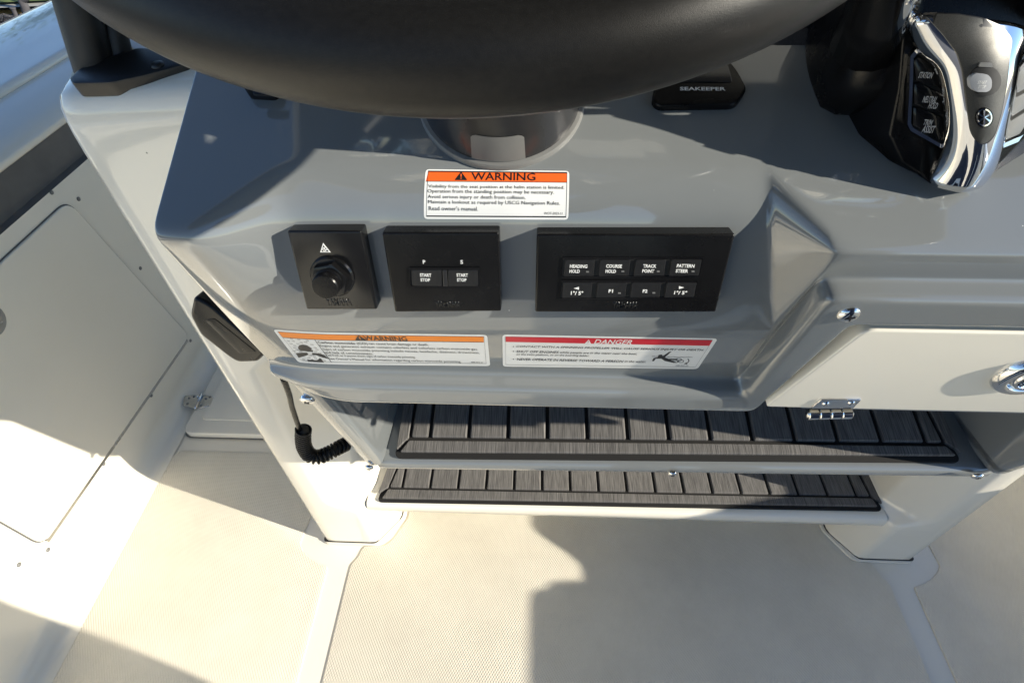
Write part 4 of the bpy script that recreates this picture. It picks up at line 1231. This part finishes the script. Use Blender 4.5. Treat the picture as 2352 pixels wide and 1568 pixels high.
bm = box_bm((-.60, -1.0, 2.05), (1.0, 2.3, 2.10), .025, 3)  # out of view; made large to keep sky light off the dash
bm_obj('roof_panel', bm, 'white', ht, angle=40)
bm = box_bm((-.57, -.97, 2.03), (.97, 2.25, 2.0495), .006, 2)
bm_obj('headliner', bm, 'liner', ht, angle=40)

# ---------------------------------------------------------------- locker door right of the pocket
dn = Vector((0, -.985, -.17)).normalized()
dp = Vector((.24, .2500, .9556))
ds = Sheet(dp, dn)
door = thing('locker_door', 'white glovebox door with chrome latch and hinge, right of the panels', 'door', ds.m @ Vector((*ds.px(1800, 936), 0)))
xr = .605
c = [ds.px(1751, 937), ds.px(2352, 935), ds.px(2352, 757), ds.px(1983, 755)]
bot_y, top_y = (c[0][1] + c[1][1]) / 2, (c[2][1] + c[3][1]) / 2
c = [(c[0][0], bot_y), (xr - dp.x, bot_y), (xr - dp.x, top_y), (c[3][0], top_y)]
ds.prism('panel', round_poly(c, [.003, .01, .01, .008], 4), -.016, .002, 'white', door, .004, 40, 4)
bm_obj('jamb', box_bm((.245, .30, .80), (.606, .306, .96)), 'gray', door)
# hinge
hg = ds.prism('hinge_leaf', round_poly(ds.poly([(1862, 934), (1958, 934), (1978, 914), (1885, 914)], .002), .0015, 2), .002, .0036, 'chrome', door, .0006, 40)
for u, v in ((1896, 925), (1955, 923)):
    x, y = ds.px(u, v, .003)
    bm_obj('hinge_screw', on_sheet(ds, lathe_bm([(.0028, .0036), (.0022, .0048), (0, .0052)], 12), x, y), 'chrome', hg, smooth=True)
h0 = on_plane(1854, 951, dp + dn * .002, dn); h1 = on_plane(1956, 949, dp + dn * .002, dn)
for i in range(4):
    a, b = h0.lerp(h1, i / 4 + .01), h0.lerp(h1, (i + 1) / 4 - .01)
    bm_obj('hinge_knuckle', tube_bm([a, a.lerp(b, .08), a.lerp(b, .92), b], [.0040, .0046, .0046, .0040], 16), 'chrome', hg, angle=40)
bm_obj('hinge_pin', tube_bm([h0 - (h1 - h0) * .012, h1 + (h1 - h0) * .012], .0030, 12), 'steel', hg, smooth=True)
# latch
lc = ds.px(2352, 855)
la, lb = ds.px(2254, 880), ds.px(2352, 830)
cx_, cy_ = ds.px(2365, 853); RX = cx_ - ds.px(2256, 872)[0]
lat = bm_obj('latch', on_sheet(ds, lathe_bm([(RX, .0015), (RX, .0034), (RX * .94, .0062), (RX * .85, .0078), (RX * .70, .0082), (RX * .62, .0070), (RX * .60, .0035), (0, .0035)], 48), cx_, cy_), 'chrome', door, angle=60)
bm_obj('latch_ring', on_sheet(ds, lathe_bm([(RX * .55, .0036), (RX * .56, .0060), (RX * .50, .0085), (RX * .42, .0085), (RX * .36, .0060), (RX * .36, .0036)], 40), cx_, cy_), 'chrome', lat, angle=60)
bm_obj('latch_pull', on_sheet(ds, lathe_bm([(RX * .28, .0036), (RX * .27, .0075), (RX * .2, .0088), (0, .0088)], 32), cx_, cy_), 'glossblack', lat, angle=60)

# ---------------------------------------------------------------- radio handset and its coiled cord
mic = thing('radio_handset', 'black radio microphone clipped beside the grey dash moulding', 'microphone', on_y(520, 760, .42))
MY = .435
ms = Sheet(on_y(520, 760, MY), Vector((-.25, -1, .12)).normalized())
def mp_(pts, h=0): return ms.poly(pts, h)
outl = [(446, 715), (455, 672), (490, 690), (620, 800), (600, 822), (556, 824), (536, 812), (470, 760)]
ms.prism('pale_plate', round_poly(mp_([(445, 722), (470, 700), (600, 800), (560, 826), (540, 818), (468, 768)]), .006, 3), -.022, -.012, 'white', mic, .002, 40)  # white plate behind the body, showing as a pale line along its edge
ms.prism('body', round_poly(mp_(outl), .006, 4), -.012, .008, 'blackplastic', mic, .005, 50, 3)
ms.prism('grille', round_poly(mp_([(472, 735), (492, 730), (590, 808), (552, 812)], .008), .004, 3), .008, .0088, 'blackplastic', mic, .001, 40)
CYD = .44
cord = thing('coiled_cord', 'black coiled radio cord hanging at the left of the footrest', 'cord', on_y(716, 1040, CYD))
path = spline([on_y(650, 868, .40), on_y(664, 905, .41), on_y(671, 935, .42), on_y(681, 965, .43), on_y(690, 990, CYD)], 6)
bm_obj('cable', tube_bm(path, .0036, 12), 'blackplastic', cord, smooth=True)
axis = spline([on_y(697, 985, CYD), on_y(696, 1005, CYD), on_y(699, 1026, CYD), on_y(711, 1044, CYD), on_y(731, 1049, CYD), on_y(753, 1041, CYD + .005), on_y(775, 1029, CYD + .015), on_y(797, 1018, CYD + .03)], 60)
lens = [0]
for a, b in zip(axis, axis[1:]): lens.append(lens[-1] + (b - a).length)
hel = []
turns = 24; up = Vector((0, -1, 0))
for i, p in enumerate(axis):
    t = (axis[min(i + 1, len(axis) - 1)] - axis[max(i - 1, 0)]).normalized()
    s = t.cross(up).normalized(); w = s.cross(t)
    a = 2 * math.pi * turns * lens[i] / lens[-1]
    hel.append(p + (s * math.cos(a) + w * math.sin(a)) * .0100)
# resample the helix finely
fine = []
for i in range(len(hel) - 1):
    fine.append(hel[i])
bm_obj('coil', tube_bm(fine, .0023, 7), 'blackplastic', cord, smooth=True)
bm_obj('coil_core', tube_bm([p for p in axis[::8]], .0078, 12), 'deepblack', cord, smooth=True)

# ---------------------------------------------------------------- deck hatch forward of the console, left
dh = thing('deck_hatch', 'white lift-up deck hatch with a steel hinge beside the console', 'hatch', (-.7, .9, 0))
x0 = -.905
hz = Sheet((0, 0, 0), (0, 0, 1))
edge = [(x0, .757), (-.46, .757), (-.46, 1.5), (x0, 1.5)]
bm_obj('gap', prism_bm(round_poly([(x - .004 if x < -.5 else x, y - .004 if y < 1 else y) for x, y in edge], .03, 5), .0036, .0042), 'satin', dh)
bm_obj('lid', prism_bm(round_poly(edge, .028, 6), .0042, .020, .005, 3), 'white', dh, angle=40)
bm_obj('lid_panel', prism_bm(round_poly([(x0 + .03, .80), (-.47, .80), (-.47, 1.4), (x0 + .03, 1.4)], .02, 4), .0198, .0225, .002, 2), 'white', dh, angle=40)
zc = .0205
def hp3(u, v): 
    p = on_z(u, v, .024); return (p.x, p.y)
lf = bm_obj('hinge_leaf', prism_bm(round_poly([hp3(418, 931), hp3(424, 908), hp3(455, 906), hp3(452, 938)], .006, 3), .0200, .0245, .001, 1), 'steel', dh, angle=40)
rf = bm_obj('hinge_leaf', prism_bm(round_poly([hp3(454, 938), hp3(457, 906), hp3(491, 909), hp3(482, 932)], .006, 3), .0200, .0245, .001, 1), 'steel', dh, angle=40)
a, b = on_z(447, 939, .026), on_z(463, 905, .026)
bm_obj('hinge_pin', tube_bm([a, b], .0045, 12), 'steel', dh, smooth=True)
for lfp, pts in ((lf, [(431, 927), (435, 914), (446, 911)]), (rf, [(462, 931), (473, 916), (482, 912)])):
    for u, v in pts:
        x, y = hp3(u, v)
        bm = lathe_bm([(.0035, .0244), (.0028, .0258), (0, .0262)], 10); bmesh.ops.translate(bm, verts=bm.verts, vec=(x, y, 0))
        bm_obj('hinge_screw', bm, 'satin', lfp, smooth=True)

# ---------------------------------------------------------------- shore side: tree, posts
def on_ground(u, v, dz=0): return on_z(u, v, ground_z + dz)
tr = thing('tree', 'dark leaning tree trunk on the verge beyond the gunwale', 'tree', on_ground(64, 36))
b0 = on_ground(64, 38)
k = b0.y
tp = [b0 - Vector((0, 0, .1)), on_y(62, 30, k), on_y(57, 16, k), on_y(50, 2, k), on_y(44, -14, k)]
d = (tp[-1] - tp[-2]).normalized()
tp += [tp[-1] + d * .8, tp[-1] + d * 1.6 + Vector((.2, 0, .5)), tp[-1] + d * 2.2 + Vector((.5, .2, 1.4))]
bm_obj('trunk', tube_bm(spline(tp, 3), [.075 - .045 * i / 21 for i in range(22)], 12), 'bark', tr, smooth=True)
bm_obj('limb', tube_bm(spline([tp[3], on_y(64, -6, k), on_y(85, -30, k), on_y(95, -70, k)], 4), [.05 - .03 * i / 12 for i in range(13)], 10), 'bark', tr, smooth=True)
bm = bmesh.new(); ctr = tp[-1] + Vector((0, 0, .8))
rnd = random.Random(3)
for i in range(1500):
    v = Vector((rnd.gauss(0, 1), rnd.gauss(0, 1), rnd.gauss(0, .7)))
    c = ctr + v.normalized() * (rnd.random() ** .4) * 1.8 * (0.8 + .3 * math.sin(3 * v.x + 2 * v.y))
    a = Vector((rnd.gauss(0, 1), rnd.gauss(0, 1), rnd.gauss(0, 1))).normalized() * .09
    b = a.cross(Vector((rnd.gauss(0, 1), rnd.gauss(0, 1), rnd.gauss(0, 1)))).normalized() * .05
    bm.faces.new([bm.verts.new(c + a), bm.verts.new(c + b), bm.verts.new(c - a), bm.verts.new(c - b)])
bm_obj('crown', bm, 'leaf', tr)
po = thing('post', 'short dark wooden post on the verge left of the tree', 'post', on_ground(37, 44))
k = on_ground(37, 44).y
bm_obj('shaft', tube_bm([on_y(40, 52, k), on_y(35, 32, k), on_y(29, 19, k)], [.036, .033, .033], 12), 'bark', po, angle=50)
bm_obj('cap', tube_bm([on_y(29.4, 20, k), on_y(28.4, 18, k)], [.045, .042], 12), 'bark', po, angle=50)
sh_ = thing('shrub', 'small dark bare shrub beside the short post', 'shrub', on_ground(8, 52))
bm = bmesh.new(); k = on_ground(8, 52).y
for i in range(26):
    a = on_y(rnd.uniform(-2, 14), rnd.uniform(50, 62), k)
    b = on_y(rnd.uniform(-6, 36), rnd.uniform(34, 48), k + rnd.uniform(-.3, .3))
    tube_bm([a, a.lerp(b, .5) + Vector((rnd.uniform(-.1, .1), 0, rnd.uniform(-.03, .12))), b], [.012, .009, .005], 5, bm=bm)
bm_obj('twigs', bm, 'bark', sh_)

# ---------------------------------------------------------------- the photographer, out of the picture; only the shadow shows
pe = thing('person', 'person standing behind the helm, seen only as a soft shadow', 'person', (.32, -.26, .0036))
joints = {'pelvis': (.32, -.24, .93, .150, .115), 'waist': (.32, -.22, 1.08, .140, .105), 'chest': (.31, -.22, 1.28, .165, .115), 'neckb': (.30, -.20, 1.46, .07, .07), 'neck': (.29, -.17, 1.53, .055, .06),
          'head': (.28, -.14, 1.62, .078, .095), 'crown': (.275, -.13, 1.73, .06, .07),
          'hl': (.23, -.23, .88, .095, .095), 'kl': (.22, -.17, .50, .062, .065), 'al': (.22, -.26, .09, .042, .045), 'tl': (.21, -.12, .045, .04, .032),
          'hr': (.41, -.24, .88, .095, .095), 'kr': (.43, -.19, .50, .062, .065), 'ar': (.43, -.28, .09, .042, .045), 'tr': (.44, -.14, .045, .04, .032),
          'sl': (.13, -.20, 1.40, .06, .06), 'el': (.05, -.24, 1.14, .042, .042), 'wl': (-.06, -.11, 1.17, .028, .028), 'fl': (-.07, -.06, 1.20, .03, .02),
          'sr': (.47, -.20, 1.40, .06, .06), 'er': (.42, -.16, 1.12, .042, .042), 'wr': (.17, -.10, 1.17, .028, .028), 'fr': (.09, -.06, 1.20, .03, .02)}
joints = {n: (v[0], v[1] + .05, *v[2:]) for n, v in joints.items()}
order = list(joints); idx = {n: i for i, n in enumerate(order)}
edges = [('pelvis', 'waist'), ('waist', 'chest'), ('chest', 'neckb'), ('neckb', 'neck'), ('neck', 'head'), ('head', 'crown'), ('pelvis', 'hl'), ('hl', 'kl'), ('kl', 'al'), ('al', 'tl'),
         ('pelvis', 'hr'), ('hr', 'kr'), ('kr', 'ar'), ('ar', 'tr'), ('chest', 'sl'), ('sl', 'el'), ('el', 'wl'), ('wl', 'fl'), ('chest', 'sr'), ('sr', 'er'), ('er', 'wr'), ('wr', 'fr')]
me = bpy.data.meshes.new('body')
me.from_pydata([Vector(joints[n][:3]) - Vector((.32, -.26, .0036)) for n in order], [(idx[a], idx[b]) for a, b in edges], [])
body = bpy.data.objects.new('body', me); COL.objects.link(body); body.parent = pe
md = body.modifiers.new('skin', 'SKIN')
for i, n in enumerate(order):
    sv = me.skin_vertices[0].data[i]; sv.radius = joints[n][3:5]; sv.use_root = (n == 'pelvis')
md2 = body.modifiers.new('sub', 'SUBSURF'); md2.levels = 2; md2.render_levels = 2
apply_mods(body); body.data.materials.append(M['cloth']); body.data.shade_smooth()
